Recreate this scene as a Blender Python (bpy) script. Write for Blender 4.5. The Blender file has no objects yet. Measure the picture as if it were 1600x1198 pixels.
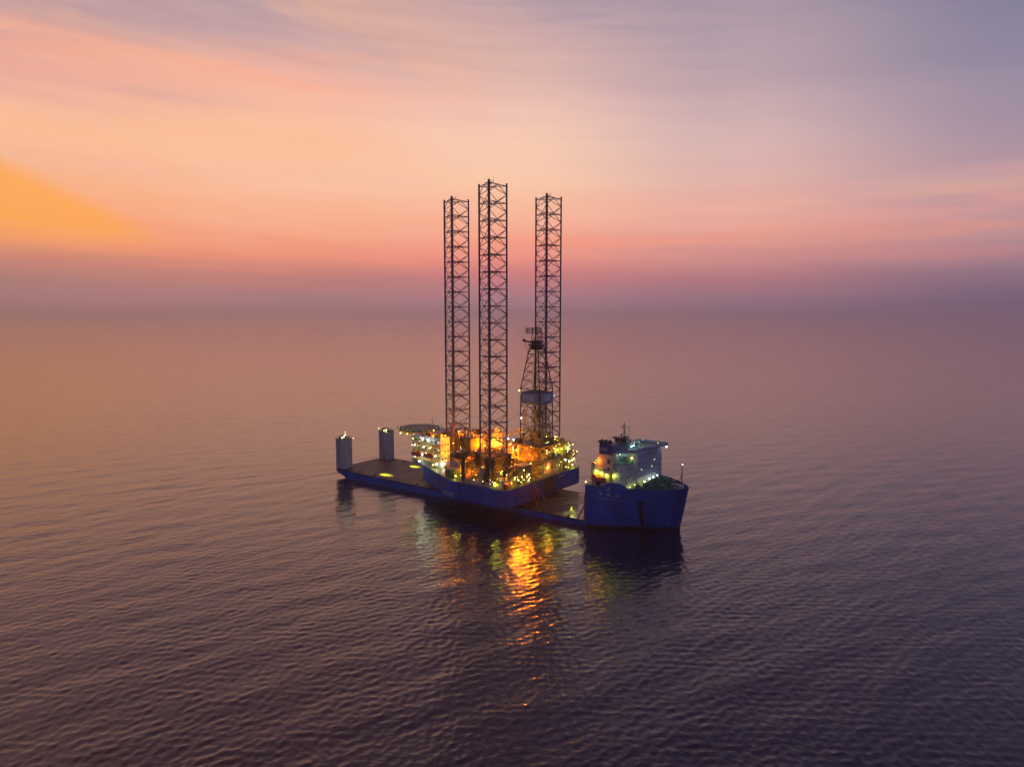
import bpy, math, random
import numpy as np
from mathutils import Vector, Matrix
R = math.radians
random.seed(11)
sc = bpy.context.scene
C = sc.collection

# ------------------------------------------------------------------ materials
def srgb(r, g, b):
    f = lambda c: (c/255/12.92) if c/255 <= .04045 else ((c/255+.055)/1.055)**2.4
    return (f(r), f(g), f(b))

def mat(name, col, rough=.6, metal=0, var=.25, scale=.35, rust=0, spec=.4, bump=0, streak=False, seams=False):
    m = bpy.data.materials.new(name); m.use_nodes = True
    nt = m.node_tree; N = nt.nodes; L = nt.links
    b = N['Principled BSDF']
    b.inputs['Roughness'].default_value = rough
    b.inputs['Metallic'].default_value = metal
    b.inputs['Specular IOR Level'].default_value = spec
    tc = N.new('ShaderNodeTexCoord')
    n = N.new('ShaderNodeTexNoise'); n.inputs['Scale'].default_value = scale; n.inputs['Detail'].default_value = 5
    mp = N.new('ShaderNodeMapping')
    if streak: mp.inputs['Scale'].default_value = (1, 1, .12)
    L.new(tc.outputs['Object'], mp.inputs[0]); L.new(mp.outputs[0], n.inputs['Vector'])
    r = N.new('ShaderNodeMapRange'); L.new(n.outputs['Fac'], r.inputs[0])
    r.inputs[1].default_value = .3; r.inputs[2].default_value = .7
    r.inputs[3].default_value = 1-var; r.inputs[4].default_value = 1+var
    mx = N.new('ShaderNodeMix'); mx.data_type = 'RGBA'; mx.blend_type = 'MULTIPLY'; mx.inputs[0].default_value = 1
    mx.inputs[6].default_value = (*col, 1); L.new(r.outputs[0], mx.inputs[7])
    out = mx.outputs[2]
    if rust:
        n2 = N.new('ShaderNodeTexNoise'); n2.inputs['Scale'].default_value = .9; n2.inputs['Detail'].default_value = 7
        mp2 = N.new('ShaderNodeMapping'); mp2.inputs['Scale'].default_value = (1, 1, .3)
        L.new(tc.outputs['Object'], mp2.inputs[0]); L.new(mp2.outputs[0], n2.inputs['Vector'])
        r2 = N.new('ShaderNodeMapRange'); L.new(n2.outputs['Fac'], r2.inputs[0])
        r2.inputs[1].default_value = .56; r2.inputs[2].default_value = .72; r2.inputs[4].default_value = rust
        m2 = N.new('ShaderNodeMix'); m2.data_type = 'RGBA'; L.new(r2.outputs[0], m2.inputs[0])
        L.new(out, m2.inputs[6]); m2.inputs[7].default_value = (.12, .045, .02, 1)
        out = m2.outputs[2]
    if seams:
        sp = N.new('ShaderNodeSeparateXYZ'); L.new(tc.outputs['Object'], sp.inputs[0])
        ad = N.new('ShaderNodeMath'); L.new(sp.outputs[0], ad.inputs[0]); L.new(sp.outputs[1], ad.inputs[1])
        cb = N.new('ShaderNodeCombineXYZ'); L.new(ad.outputs[0], cb.inputs[0]); L.new(sp.outputs[2], cb.inputs[1])
        br = N.new('ShaderNodeTexBrick'); br.inputs['Scale'].default_value = 1; br.inputs['Brick Width'].default_value = 7.5; br.inputs['Row Height'].default_value = 2.6; br.inputs['Mortar Size'].default_value = .07; br.inputs['Mortar Smooth'].default_value = .4
        br.inputs['Color1'].default_value = (1,1,1,1); br.inputs['Color2'].default_value = (.74,.78,.82,1); br.inputs['Mortar'].default_value = (.5,.5,.55,1)
        L.new(cb.outputs[0], br.inputs['Vector'])
        m3 = N.new('ShaderNodeMix'); m3.data_type = 'RGBA'; m3.blend_type = 'MULTIPLY'; m3.inputs[0].default_value = .8
        L.new(out, m3.inputs[6]); L.new(br.outputs[0], m3.inputs[7]); out = m3.outputs[2]
        # scuffed, faded runs down the plating
        n4 = N.new('ShaderNodeTexNoise'); n4.inputs['Scale'].default_value = .55; n4.inputs['Detail'].default_value = 6
        mp4 = N.new('ShaderNodeMapping'); mp4.inputs['Scale'].default_value = (1,1,.1); L.new(tc.outputs['Object'], mp4.inputs[0]); L.new(mp4.outputs[0], n4.inputs['Vector'])
        r4 = N.new('ShaderNodeMapRange'); L.new(n4.outputs['Fac'], r4.inputs[0]); r4.inputs[1].default_value = .54; r4.inputs[2].default_value = .78; r4.inputs[4].default_value = .55
        m4 = N.new('ShaderNodeMix'); m4.data_type = 'RGBA'; L.new(r4.outputs[0], m4.inputs[0]); L.new(out, m4.inputs[6]); m4.inputs[7].default_value = (.085,.07,.12,1); out = m4.outputs[2]
    L.new(out, b.inputs['Base Color'])
    if bump:
        bp = N.new('ShaderNodeBump'); bp.inputs['Distance'].default_value = bump
        L.new(n.outputs['Fac'], bp.inputs['Height']); L.new(bp.outputs[0], b.inputs['Normal'])
    return m

def emat(name, col, s):
    m = bpy.data.materials.new(name); m.use_nodes = True
    b = m.node_tree.nodes['Principled BSDF']
    b.inputs['Base Color'].default_value = (.5, .5, .5, 1)
    b.inputs['Emission Color'].default_value = (*col, 1); b.inputs['Emission Strength'].default_value = s
    m.cycles.emission_sampling = 'NONE'
    return m

M = {
 'hull_blue': mat('hull_blue_paint', (.004, .105, .50), .55, spec=.1, var=.35, scale=.12, rust=.4, streak=True, seams=True),
 'rig_blue': mat('rig_blue_paint', (.004, .095, .46), .55, spec=.1, var=.35, scale=.12, rust=.5, streak=True, seams=True),
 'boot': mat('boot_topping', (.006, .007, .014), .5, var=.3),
 'grey': mat('light_grey_paint', (.46, .47, .54), .55, var=.2, scale=.2, rust=.5, streak=True),
 'white': mat('white_paint', (.40, .48, .64), .5, var=.1, scale=.3, rust=.15, streak=True),
 'cream': mat('cream_paint', (.55, .50, .40), .55, var=.18, rust=.35),
 'leg': mat('dark_leg_paint', (.10, .065, .135), .5, var=.4, scale=.3, rust=.25),
 'steel': mat('dark_steel', (.035, .033, .045), .5, var=.4, rust=.35),
 'yellow': mat('yellow_paint', (.55, .33, .04), .5, var=.25, rust=.35),
 'green': mat('green_deck_paint', (.05, .19, .14), .5, var=.4, scale=.3, rust=.2),
 'gdark': mat('dark_green_machinery', (.05, .11, .085), .5, var=.4, rust=.25),
 'rdeck': mat('rig_deck_paint', (.10, .12, .09), .5, var=.4, scale=.3, rust=.5),
 'red': mat('red_oxide_paint', (.22, .03, .02), .5, var=.3, rust=.3),
 'orange': mat('lifeboat_orange', (.55, .06, .02), .35, var=.1),
 'navy': mat('funnel_navy', (.012, .035, .24), .45, var=.15),
 'glass': mat('window_glass', (.01, .015, .02), .08, var=.1, spec=.7),
 'mark': mat('white_lettering', (.6, .64, .7), .5, var=.2, rust=.2),
 'marks': mat('weathered_lettering', (.34, .38, .5), .5, var=.2, rust=.2),
 'windwall': mat('blue_grey_cladding', (.32, .35, .44), .55, var=.2, rust=.2),
 'panel': mat('pale_blue_board', (.5, .58, .68), .5, var=.15),
 'heli': mat('helideck_green', (.02, .05, .04), .6, var=.35, rust=.2),
 'rope': mat('drill_pipe_rust', (.10, .055, .03), .5, var=.4, rust=.4),
 'e_white': emat('lamp_cool_white', (.93, 1, .80), 14),
 'e_yel': emat('lamp_yellow', (1, .92, .22), 9),
 'e_sod': emat('lamp_sodium', (1, .62, .14), 9),
 'e_grn': emat('lamp_green', (.1, 1, .45), 2.0),
 'e_win': emat('lit_window', (1, .9, .5), 1.1),
 'e_cyan': emat('lit_strip', (.75, 1, .95), 5),
}

# wet, patchy steel deck of the carrier
def deck_mat():
    m = bpy.data.materials.new('wet_steel_deck'); m.use_nodes = True
    nt = m.node_tree; N = nt.nodes; L = nt.links; b = N['Principled BSDF']
    tc = N.new('ShaderNodeTexCoord')
    n = N.new('ShaderNodeTexNoise'); n.inputs['Scale'].default_value = .09; n.inputs['Detail'].default_value = 6
    L.new(tc.outputs['Object'], n.inputs['Vector'])
    cr = N.new('ShaderNodeValToRGB'); L.new(n.outputs['Fac'], cr.inputs[0])
    e = cr.color_ramp.elements; e[0].position = .35; e[0].color = (.075, .065, .06, 1); e[1].position = .65; e[1].color = (.15, .115, .095, 1)
    # plate seams
    br = N.new('ShaderNodeTexBrick'); br.inputs['Scale'].default_value = .08; br.inputs['Mortar Size'].default_value = .006
    br.inputs['Color1'].default_value = (1, 1, 1, 1); br.inputs['Color2'].default_value = (.86, .86, .86, 1); br.inputs['Mortar'].default_value = (.55, .55, .55, 1)
    L.new(tc.outputs['Object'], br.inputs['Vector'])
    mx = N.new('ShaderNodeMix'); mx.data_type = 'RGBA'; mx.blend_type = 'MULTIPLY'; mx.inputs[0].default_value = 1
    L.new(cr.outputs[0], mx.inputs[6]); L.new(br.outputs[0], mx.inputs[7]); L.new(mx.outputs[2], b.inputs['Base Color'])
    n2 = N.new('ShaderNodeTexNoise'); n2.inputs['Scale'].default_value = .06; n2.inputs['Detail'].default_value = 3
    L.new(tc.outputs['Object'], n2.inputs['Vector'])
    r = N.new('ShaderNodeMapRange'); L.new(n2.outputs['Fac'], r.inputs[0])
    r.inputs[1].default_value = .40; r.inputs[2].default_value = .6; r.inputs[3].default_value = .14; r.inputs[4].default_value = .42
    sx_ = N.new('ShaderNodeSeparateXYZ'); L.new(tc.outputs['Object'], sx_.inputs[0])
    wet = N.new('ShaderNodeMapRange'); wet.interpolation_type = 'SMOOTHSTEP'; L.new(sx_.outputs[0], wet.inputs[0]); wet.inputs[1].default_value = -95; wet.inputs[2].default_value = -40
    rm = N.new('ShaderNodeMix'); L.new(wet.outputs[0], rm.inputs[0]); rm.inputs[2].default_value = .62; L.new(r.outputs[0], rm.inputs[3])
    L.new(rm.outputs[0], b.inputs['Roughness'])
    n3 = N.new('ShaderNodeTexNoise'); n3.inputs['Scale'].default_value = .8; n3.inputs['Detail'].default_value = 4
    L.new(tc.outputs['Object'], n3.inputs['Vector'])
    bp = N.new('ShaderNodeBump'); bp.inputs['Distance'].default_value = .03; L.new(n3.outputs['Fac'], bp.inputs['Height'])
    L.new(bp.outputs[0], b.inputs['Normal'])
    return m
M['deck'] = deck_mat()

# ------------------------------------------------------------------ mesh building
class MB:
    def __init__(s): s.v = []; s.f = []; s.m = []; s.k = 0
    def mat(s, k): s.k = k; return s
    def add(s, vs, fs):
        o = len(s.v); s.v += [tuple(p) for p in vs]
        for f in fs: s.f.append(tuple(i+o for i in f)); s.m.append(s.k)
        return s
    def bx(s, x0, x1, y0, y1, z0, z1):
        return s.add([(x0,y0,z0),(x1,y0,z0),(x1,y1,z0),(x0,y1,z0),(x0,y0,z1),(x1,y0,z1),(x1,y1,z1),(x0,y1,z1)],
                     [(3,2,1,0),(4,5,6,7),(0,1,5,4),(1,2,6,5),(2,3,7,6),(3,0,4,7)])
    def cb(s, c, d): return s.bx(c[0]-d[0]/2, c[0]+d[0]/2, c[1]-d[1]/2, c[1]+d[1]/2, c[2]-d[2]/2, c[2]+d[2]/2)
    def tube(s, p, q, r, n=6, r2=None):
        p = Vector(p); q = Vector(q); d = (q-p)
        if d.length < 1e-6: return s
        d.normalize(); a = d.orthogonal().normalized(); b = d.cross(a); r2 = r if r2 is None else r2
        vs = [p+(a*math.cos(2*math.pi*i/n)+b*math.sin(2*math.pi*i/n))*r for i in range(n)]
        vs += [q+(a*math.cos(2*math.pi*i/n)+b*math.sin(2*math.pi*i/n))*r2 for i in range(n)]
        fs = [(i, (i+1) % n, n+(i+1) % n, n+i) for i in range(n)] + [tuple(range(n-1, -1, -1)), tuple(range(n, 2*n))]
        return s.add(vs, fs)
    def prism(s, poly, z0, z1):
        n = len(poly)
        return s.add([(x,y,z0) for x,y in poly]+[(x,y,z1) for x,y in poly],
                     [(i,(i+1)%n,n+(i+1)%n,n+i) for i in range(n)]+[tuple(range(n-1,-1,-1)),tuple(range(n,2*n))])
    def loft(s, rings, cap=True):
        n = len(rings[0]); vs = [p for r in rings for p in r]; fs = []
        for k in range(len(rings)-1):
            fs += [(k*n+i, k*n+(i+1)%n, (k+1)*n+(i+1)%n, (k+1)*n+i) for i in range(n)]
        if cap: fs += [tuple(range(n-1,-1,-1)), tuple((len(rings)-1)*n+i for i in range(n))]
        return s.add(vs, fs)
    def ball(s, c, r, nu=8, nv=5, sc_=(1,1,1)):
        rings = []
        for j in range(nv+1):
            t = math.pi*j/nv; rr = max(math.sin(t), .02)
            rings.append([(c[0]+r*sc_[0]*rr*math.cos(2*math.pi*i/nu), c[1]+r*sc_[1]*rr*math.sin(2*math.pi*i/nu), c[2]-r*sc_[2]*math.cos(t)) for i in range(nu)])
        return s.loft(rings)
    def rail(s, pts, h=1.1, r=.045, step=2.2, close=False):
        pts = [Vector(p) for p in pts]
        if close: pts.append(pts[0])
        for a, b in zip(pts, pts[1:]):
            for hh in (h, h*.55): s.tube(a+Vector((0,0,hh)), b+Vector((0,0,hh)), r, 4)
            n = max(1, int((b-a).length/step))
            for i in range(n+1):
                p = a.lerp(b, i/n); s.tube(p, p+Vector((0,0,h)), r, 4)
        return s
    def truss(s, p, q, w, r=.12, bay=None, taper=1.0):
        "square lattice boom from p to q"
        p = Vector(p); q = Vector(q); d = (q-p); L = d.length; d.normalize()
        a = d.orthogonal().normalized(); b = d.cross(a)
        n = max(2, int(L/(bay or w*1.3)))
        def cor(i):
            t = i/n; ww = w/2*(1+(taper-1)*t); c = p+d*(L*t)
            return [c+a*ww+b*ww, c-a*ww+b*ww, c-a*ww-b*ww, c+a*ww-b*ww]
        prev = cor(0)
        for i in range(1, n+1):
            cur = cor(i)
            for j in range(4):
                s.tube(prev[j], cur[j], r, 4); s.tube(cur[j], cur[(j+1)%4], r*.6, 3)
                s.tube(prev[j], cur[(j+1)%4], r*.6, 3)
            prev = cur
        return s
    def build(s, name, mats, parent=None, smooth=False):
        me = bpy.data.meshes.new(name); me.from_pydata(s.v, [], s.f)
        if not isinstance(mats, (list, tuple)): mats = [mats]
        for m in mats: me.materials.append(M[m] if isinstance(m, str) else m)
        me.polygons.foreach_set('material_index', [min(k, len(mats)-1) for k in s.m])
        if smooth: me.polygons.foreach_set('use_smooth', [True]*len(s.f))
        me.update(); o = bpy.data.objects.new(name, me); C.objects.link(o)
        if parent: o.parent = parent
        return o

def tag(o, label=None, cat=None, group=None, kind=None):
    for k, v in (('label', label), ('category', cat), ('group', group), ('kind', kind)):
        if v: o[k] = v
    return o
def empty(name, loc, rz=0, **kw):
    o = bpy.data.objects.new(name, None); C.objects.link(o); o.location = loc; o.rotation_euler = (0,0,rz)
    return tag(o, **kw)

LP_RIG, LP_SHIP = .5, .16
SOD = 2.5
LCOL = {'e_white': (.84, 1, .60), 'e_yel': (.84, .86, .04), 'e_sod': (1, .27, .008), 'e_grn': (.1, 1, .4), 'e_cyan': (.7, 1, .9)}
def lamp(parent, p, kind='e_white', power=0, size=.45, aim=None, spot=None, name='floodlight', blend=.4, post=None):
    """a lamp head: dark housing, glowing lens, optional post, and the light it gives"""
    b = MB(); b.ball(p, size, 8, 6); b.mat(1)
    b.cb((p[0], p[1], p[2]+size*1.05), (size*1.6, size*1.6, size*.3))
    if post: b.tube((p[0], p[1], p[2]-post), (p[0], p[1], p[2]-size*.8), .09, 5)
    else: b.tube((p[0], p[1], p[2]+size), (p[0], p[1], p[2]+size+.5), .07, 4)
    o = b.build(name, [kind, 'steel'], parent)
    if power:
        ld = bpy.data.lights.new('lamp_light', 'SPOT' if spot else 'POINT')
        ld.energy = power*(SOD if kind == 'e_sod' and not spot else 1)*(1 if spot else LP_RIG if parent is not ship else LP_SHIP); ld.color = LCOL[kind] if not (spot and kind == 'e_sod') else (1, .19, .004); ld.shadow_soft_size = .3
        lo = bpy.data.objects.new('lamp_light', ld); C.objects.link(lo); lo.parent = parent
        off = Vector((0, 0, -size-.45))
        if spot:
            ld.spot_size = R(spot); ld.spot_blend = blend
            d = (Vector(aim)-Vector(p)).normalized(); lo.rotation_euler = d.to_track_quat('-Z', 'Y').to_euler()
            off = d*(size+.4)
        lo.location = Vector(p)+off
    return o

def inst(o, loc, parent, rz=0):
    c = o.copy(); C.objects.link(c); c.parent = parent; c.location = loc; c.rotation_euler = (0,0,rz); return c

# ================================================================== SHIP
SB = R(55.3)
ship = empty('heavy_lift_ship', (46.5+2.4*math.cos(SB), 342.3+2.4*math.sin(SB), 0), SB-math.pi/2,
    label='long low blue semi-submersible carrier ship with flat open deck and tall bow block at right', cat='ship')
# --- barge hull (deck slopes slightly down to the bow)
def dz(u): return 2.9 + (-u/176)*2.3
def sect(u, zb, hb=21.5):
    t = dz(u)-.02
    return [(u,-hb,t),(u,-hb,max(zb+.8,-3)),(u,-hb+1,zb),(u,hb-1,zb),(u,hb,max(zb+.8,-3)),(u,hb,t)]
b = MB()
b.loft([sect(-181, 3.3, 20.6), sect(-179.5, 2.6), sect(-174, 1.0), sect(-166, -3.5), sect(-90, -4), sect(0.5, -4)])
b.build('hull', 'hull_blue', ship)
b = MB()
b.add([(-181,-20.6,dz(-181)),(-179.5,-21.5,dz(-179.5)),(0.4,-21.5,dz(0)),(0.4,21.5,dz(0)),(-179.5,21.5,dz(-179.5)),(-181,20.6,dz(-181))],[(0,1,2,3,4,5)])
b.build('deck', 'deck', ship)
# rubbing strake, small deck-edge fittings
b = MB()
for sy in (-1, 1):
    b.add([(-179,sy*21.5,dz(-179)+.12),(-179,sy*21.9,dz(-179)+.12),(0,sy*21.9,dz(0)+.12),(0,sy*21.5,dz(0)+.12),
           (-179,sy*21.5,dz(-179)-.5),(-179,sy*21.9,dz(-179)-.5),(0,sy*21.9,dz(0)-.5),(0,sy*21.5,dz(0)-.5)],
          [(0,1,2,3),(4,5,6,7),(0,1,5,4),(1,2,6,5),(2,3,7,6),(3,0,4,7)])
b.build('rubbing_strake', 'steel', ship)
b = MB(); b.tube((0,0,0),(0,0,.9),.28,8); b.tube((0,1.1,0),(0,1.1,.9),.28,8); b.bx(-.5,.5,-.6,1.7,0,.12)
b0 = b.build('bollard', 'steel', ship)
first = True
for u in (-160,-147,-128,-112,-22,-10):
    for v in (-20.2, 19.2):
        if first: b0.location = (u, v, dz(u)); first = False
        else: inst(b0, (u, v, dz(u)), ship)
# --- buoyancy casings at the stern
def casing(u0, v0, ztop, stain):
    z0 = dz(u0+4)-.1; c = .9; u1 = u0+8.2; v1 = v0+7.8
    poly = [(u0+c,v0),(u1-c,v0),(u1,v0+c),(u1,v1-c),(u1-c,v1),(u0+c,v1),(u0,v1-c),(u0,v0+c)]
    b = MB(); b.prism(poly, z0, ztop)
    o = b.build('buoyancy_casing', 'grey', ship)
    t = MB(); t.prism([(u0-.15+c,v0-.15),(u1+.15-c,v0-.15),(u1+.15,v0+c),(u1+.15,v1-c),(u1+.15-c,v1+.15),(u0-.15+c,v1+.15),(u0-.15,v1-c),(u0-.15,v0+c)], ztop-.02, ztop+.25)
    t.bx(u0+2,u0+4.8,v0+2,v0+5,ztop+.25,ztop+2.2); t.bx(u0+5.6,u0+7,v0+1.4,v0+3,ztop+.25,ztop+1.4)
    for k in range(3): t.tube((u0+1.2+k*2.2,v1-1.5,ztop+.2),(u0+1.2+k*2.2,v1-1.5,ztop+1.9),.3,6)
    t.build('casing_top', 'steel', o)
    MB().rail([(u0+.3,v0+.3,ztop+.25),(u1-.3,v0+.3,ztop+.25),(u1-.3,v1-.3,ztop+.25),(u0+.3,v1-.3,ztop+.25)], close=True, r=.05).build('railing', 'steel', o)
    l = MB()
    for s_ in (0,.5): l.tube((u0+3.4+s_,v0-.25,z0),(u0+3.4+s_,v0-.25,ztop+.9),.05,4)
    for k in range(int((ztop-z0)/.45)): l.tube((u0+3.4,v0-.25,z0+.4+k*.45),(u0+3.9,v0-.25,z0+.4+k*.45),.035,3)
    l.build('ladder', 'steel', o)
    # heavy foot plate weld seam
    for zz in (z0+6.5, z0+13):
        pass
    MB().prism([(x+(.08 if x>u0+4 else -.08), y+(.08 if y>v0+4 else -.08)) for x,y in poly], z0, z0+.5).build('foot_plate', 'steel', o)
    if stain:
        MB().add([(u1-3.2+.0,v0-.04,z0+.5),(u1-1.9,v0-.04,z0+.5),(u1-2.5,v0-.04,z0+7.2)],[(0,1,2)]).build('rust_stain','red',o)
    return o, u0, v0, u1, v1
c1, *_ = casing(-181, -21.4, 24.0, False)
c2, *_ = casing(-178.3, 13.6, 24.4, True)
lamp(ship, (-173.6,-20.4,26.2), 'e_white', 900, .32, post=2); lamp(ship, (-174.9,-20.8,25.6), 'e_yel', 300, .34, post=1.3)
lamp(ship, (-175.4,-17.5,26.9), 'e_white', 300, .25, post=2.6); lamp(ship, (-177.2,-16,28.3), 'e_sod', 0, .2, post=4.1)
lamp(ship, (-171.2,14.6,25.9), 'e_white', 500, .36, post=1.4); lamp(ship, (-172.6,14.0,25.6), 'e_yel', 900, .32, post=1.2)
lamp(ship, (-178.0,14.4,26.4), 'e_yel', 0, .22, post=2)
# two floodlights on the casings pointing down at the deck (yellow pools)
for (p, a) in (((-172.4,-13.6,24.6),(-143,-14.5,4.7)), ((-169.6,13.4,25.0),(-144,12.6,4.7))):
    lamp(ship, p, 'e_yel', 800000, .2, aim=a, spot=11, blend=1.0)
# --- bow block: flared hull
TOPZ = 21.0
def outline(zz):
    """port/starboard outline of the bow at height fraction t (0 waterline, 1 top)"""
    wl = [(0,21.4),(6,20.2),(12,17.6),(18,14.2),(24,10.6),(31.5,6.9),(37,2.9),(40,.4)]
    tp = [(0,21.5),(6,21.5),(12,21.2),(19,19.4),(27,15.8),(35.2,10.8),(41.4,5.2),(44,1.2)]
    t = max(0, min(1, zz/TOPZ)); t2 = t**.85
    return [(a[0]+(c[0]-a[0])*t2, a[1]+(c[1]-a[1])*t2) for a, c in zip(wl, tp)]
def ring(z):
    o = outline(z); return [(x,-y,z) for x,y in o]+[(x,y,z) for x,y in reversed(o)]
zs = [-4, 1.6, 4, 7, 10, 13, 16, 18.6, 20, TOPZ]
b = MB().mat(1); b.loft([ring(-4), ring(1.6)], cap=True); b.mat(0)
b.loft([ring(z) for z in zs[1:8]], cap=True)
# bulwark: outer shell up to TOPZ, inner shell, rim
outer = [ring(z) for z in (18.6, 19.8, TOPZ)]
def shrink(rg, d): 
    return [(x-(d if x > 2 else -0), y-(math.copysign(min(d,abs(y)),y)), z) for x,y,z in rg]
b.loft(outer, cap=False); inn = [shrink(r, .35) for r in outer]
b.loft([inn[2], inn[1], inn[0]], cap=False); b.loft([outer[2], inn[2]], cap=False)
bow = b.build('bow_hull', ['hull_blue','boot'], ship)
for p in bow.data.polygons: p.use_smooth = False
MB().prism([(x,y) for x,y,_ in inn[0]], 18.62, 18.68).build('forecastle_deck', 'green', ship)
# pale rim of the bulwark
b = MB(); rr = ring(TOPZ)
for i in range(len(rr)-1): b.tube((rr[i][0],rr[i][1],TOPZ+.08), (rr[i+1][0],rr[i+1][1],TOPZ+.08), .16, 5)
b.build('bulwark_rail', 'green', ship)
def side_v(u, z):
    o = outline(z)
    for (a, c) in zip(o, o[1:]):
        if a[0] <= u <= c[0]: return a[1]+(c[1]-a[1])*(u-a[0])/(c[0]-a[0])
    return o[-1][1]
# dark T-shaped patch laid flat on the near bow plating, with an anchor
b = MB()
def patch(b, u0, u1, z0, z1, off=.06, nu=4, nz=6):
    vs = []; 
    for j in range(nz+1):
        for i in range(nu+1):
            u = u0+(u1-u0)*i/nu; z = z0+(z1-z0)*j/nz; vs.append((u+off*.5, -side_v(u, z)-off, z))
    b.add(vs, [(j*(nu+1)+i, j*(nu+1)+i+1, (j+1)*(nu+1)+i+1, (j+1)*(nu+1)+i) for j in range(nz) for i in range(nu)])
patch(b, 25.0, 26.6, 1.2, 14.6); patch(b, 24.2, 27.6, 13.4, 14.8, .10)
b.build('dark_bow_patch', 'boot', ship)
b = MB(); b.tube((25.9,-side_v(25.9,14)-.5,12.4),(25.9,-side_v(25.9,14)-.5,15.2),.18,6); b.cb((25.8,-side_v(25.8,12)-.5,12.3),(1.9,.4,.5))
b.build('anchor', 'steel', ship)
# lettering
def text_mesh(s, size, parent, name, m, mapper, spacing=1.0):
    cu = bpy.data.curves.new(name, 'FONT'); cu.body = s; cu.size = size; cu.space_character = spacing; cu.resolution_u = 3
    to = bpy.data.objects.new(name, cu); C.objects.link(to)
    dg = bpy.context.evaluated_depsgraph_get(); dg.update()
    me = bpy.data.meshes.new_from_object(to.evaluated_get(dg)); bpy.data.objects.remove(to); bpy.data.curves.remove(cu)
    me.name = name
    for v in me.vertices: v.co = mapper(v.co.x, v.co.y)
    me.materials.clear(); me.materials.append(M[m])
    o = bpy.data.objects.new(name, me); C.objects.link(o); o.parent = parent; return o
hm = lambda u0, z0: (lambda x, y: Vector((u0+x, -side_v(u0+x, z0+y)-.07, z0+y)))
for k_, ch_ in enumerate('祥瑞口'): text_mesh(ch_, 2.0, ship, 'hull_character', 'mark', hm(7.2+k_*4.1, 16.9))
for u_, wd in ((6.9,'XIANG'),(12.9,'RUI'),(16.6,'KOU')): text_mesh(wd, 1.35, ship, 'name_lettering', 'marks', hm(u_, 14.6), 1.12)
# bulwark hump amidships on the near side
b = MB()
hp = [(9.5,0),(10.4,1.5),(12,2.3),(17.4,2.3),(19.2,1.7),(21.4,0)]
b.add([(u,-side_v(u,TOPZ)+.0,TOPZ+.1+h) for u,h in hp]+[(u,-side_v(u,TOPZ)+.4,TOPZ+.1+h) for u,h in hp],
      [tuple(range(6)), tuple(range(11,5,-1))]+[(i,i+1,7+i,6+i) for i in range(5)]+[(5,0,6,11)])
b.build('raised_bulwark', 'hull_blue', ship)
# aft bulkhead details of the bow block (face to the open deck)
b = MB()
for v in (-16,-8,0,8,16): b.bx(-.25,0,v-.15,v+.15,3,18)
b.build('bulkhead_stiffener', 'hull_blue', ship)
b = MB()
for v in (-19.6, 18.6):
    b = MB(); b.tube((-.8,v,2.9),(-.8,v,15.0),.6,8); b.tube((-.9,v,10.5),(-4.6,v-.3,3),.36,6); b.tube((-.6,v,5.5),(-2.2,v,3),.2,5)
    b.build('guide_post', 'red', ship)

# --- superstructure
ss = MB()
ss.prism([(9.6,-7.0),(18.8,-7.0),(20.3,-5.4),(23.0,18.2),(9.6,18.2)], 18.6, 36.6)
sup = ss.build('superstructure', 'white', ship)
b = MB(); b.bx(3.0,9.55,-11,13.5,18.6,28.6); b.bx(12.4,18.6,-15.2,-7.05,18.6,31.6); b.build('accommodation_wing', 'white', ship)
# bridge deck with parapet wings and green roof
roof = [(8.0,-13.6),(15.0,-13.6),(19.6,-8.2),(20.3,0),(24.2,9.0),(25.4,20.4),(9.0,20.4)]
b = MB(); b.prism(roof, 36.62, 36.9); b.build('bridge_deck', 'green', sup)
b = MB(); 
for i in range(len(roof)):
    a = Vector((*roof[i],36.9)); c = Vector((*roof[(i+1)%len(roof)],36.9)); n_ = (c-a).cross(Vector((0,0,1))).normalized()*.22
    b.add([a,c,c-n_,a-n_,a+Vector((0,0,1.2)),c+Vector((0,0,1.2)),c-n_+Vector((0,0,1.2)),a-n_+Vector((0,0,1.2))],
          [(0,1,2,3),(4,5,6,7),(0,1,5,4),(2,3,7,6)])
b.build('parapet', 'white', sup)
b = MB(); b.bx(9.2,15.6,-6,7,36.92,39.0); b.build('wheelhouse', 'white', sup)
b = MB(); b.bx(8.9,16.0,-6.4,7.4,39.02,39.25); b.build('wheelhouse_roof', 'green', sup)
b = MB()
for k in range(9): b.bx(15.6,15.66,-5.6+k*1.4,-4.6+k*1.4,37.7,38.7)
b.build('window', 'glass', sup)
# windows on the forward face (one mesh each, copies)
wb = MB(); wb.bx(0,.07,-.32,.32,-.34,.34); w0 = wb.build('window', 'glass', sup); w1 = None
fa = lambda v: 20.3+(v+5.4)*2.7/23.6
k = 0
for row in range(5):
    for col in range(9):
        v = -4.2+col*2.5; z = 21.0+row*3.15
        if row == 3 and col in (2,): continue
        loc = (fa(v)+.02, v, z); ang = -math.atan(2.7/23.6)
        lit = (row, col) in ((2,1),(2,5),(0,4),(3,6))
        if k == 0: w0.location = loc; w0.rotation_euler = (0,0,ang)
        elif lit:
            if w1 is None: w1 = wb.build('window', 'e_win', sup); w1.location = loc; w1.rotation_euler = (0,0,ang)
            else: inst(w1, loc, sup, ang)
        else: inst(w0, loc, sup, ang)
        k += 1
# windows on the near side
for u in (13,15.2,17.2):
    for z in (33.6,): inst(w0, (u,-7.03,z), sup, -math.pi/2)
for v in (-13.6,-11.4,-9.2):
    for z in (22,25.4,28.8): inst(w0, (18.62,v,z), sup)
for u in (13.6,16.2): 
    for z in (21,24.6,28.2): inst(w0, (u,-15.23,z), sup, -math.pi/2)
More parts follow.
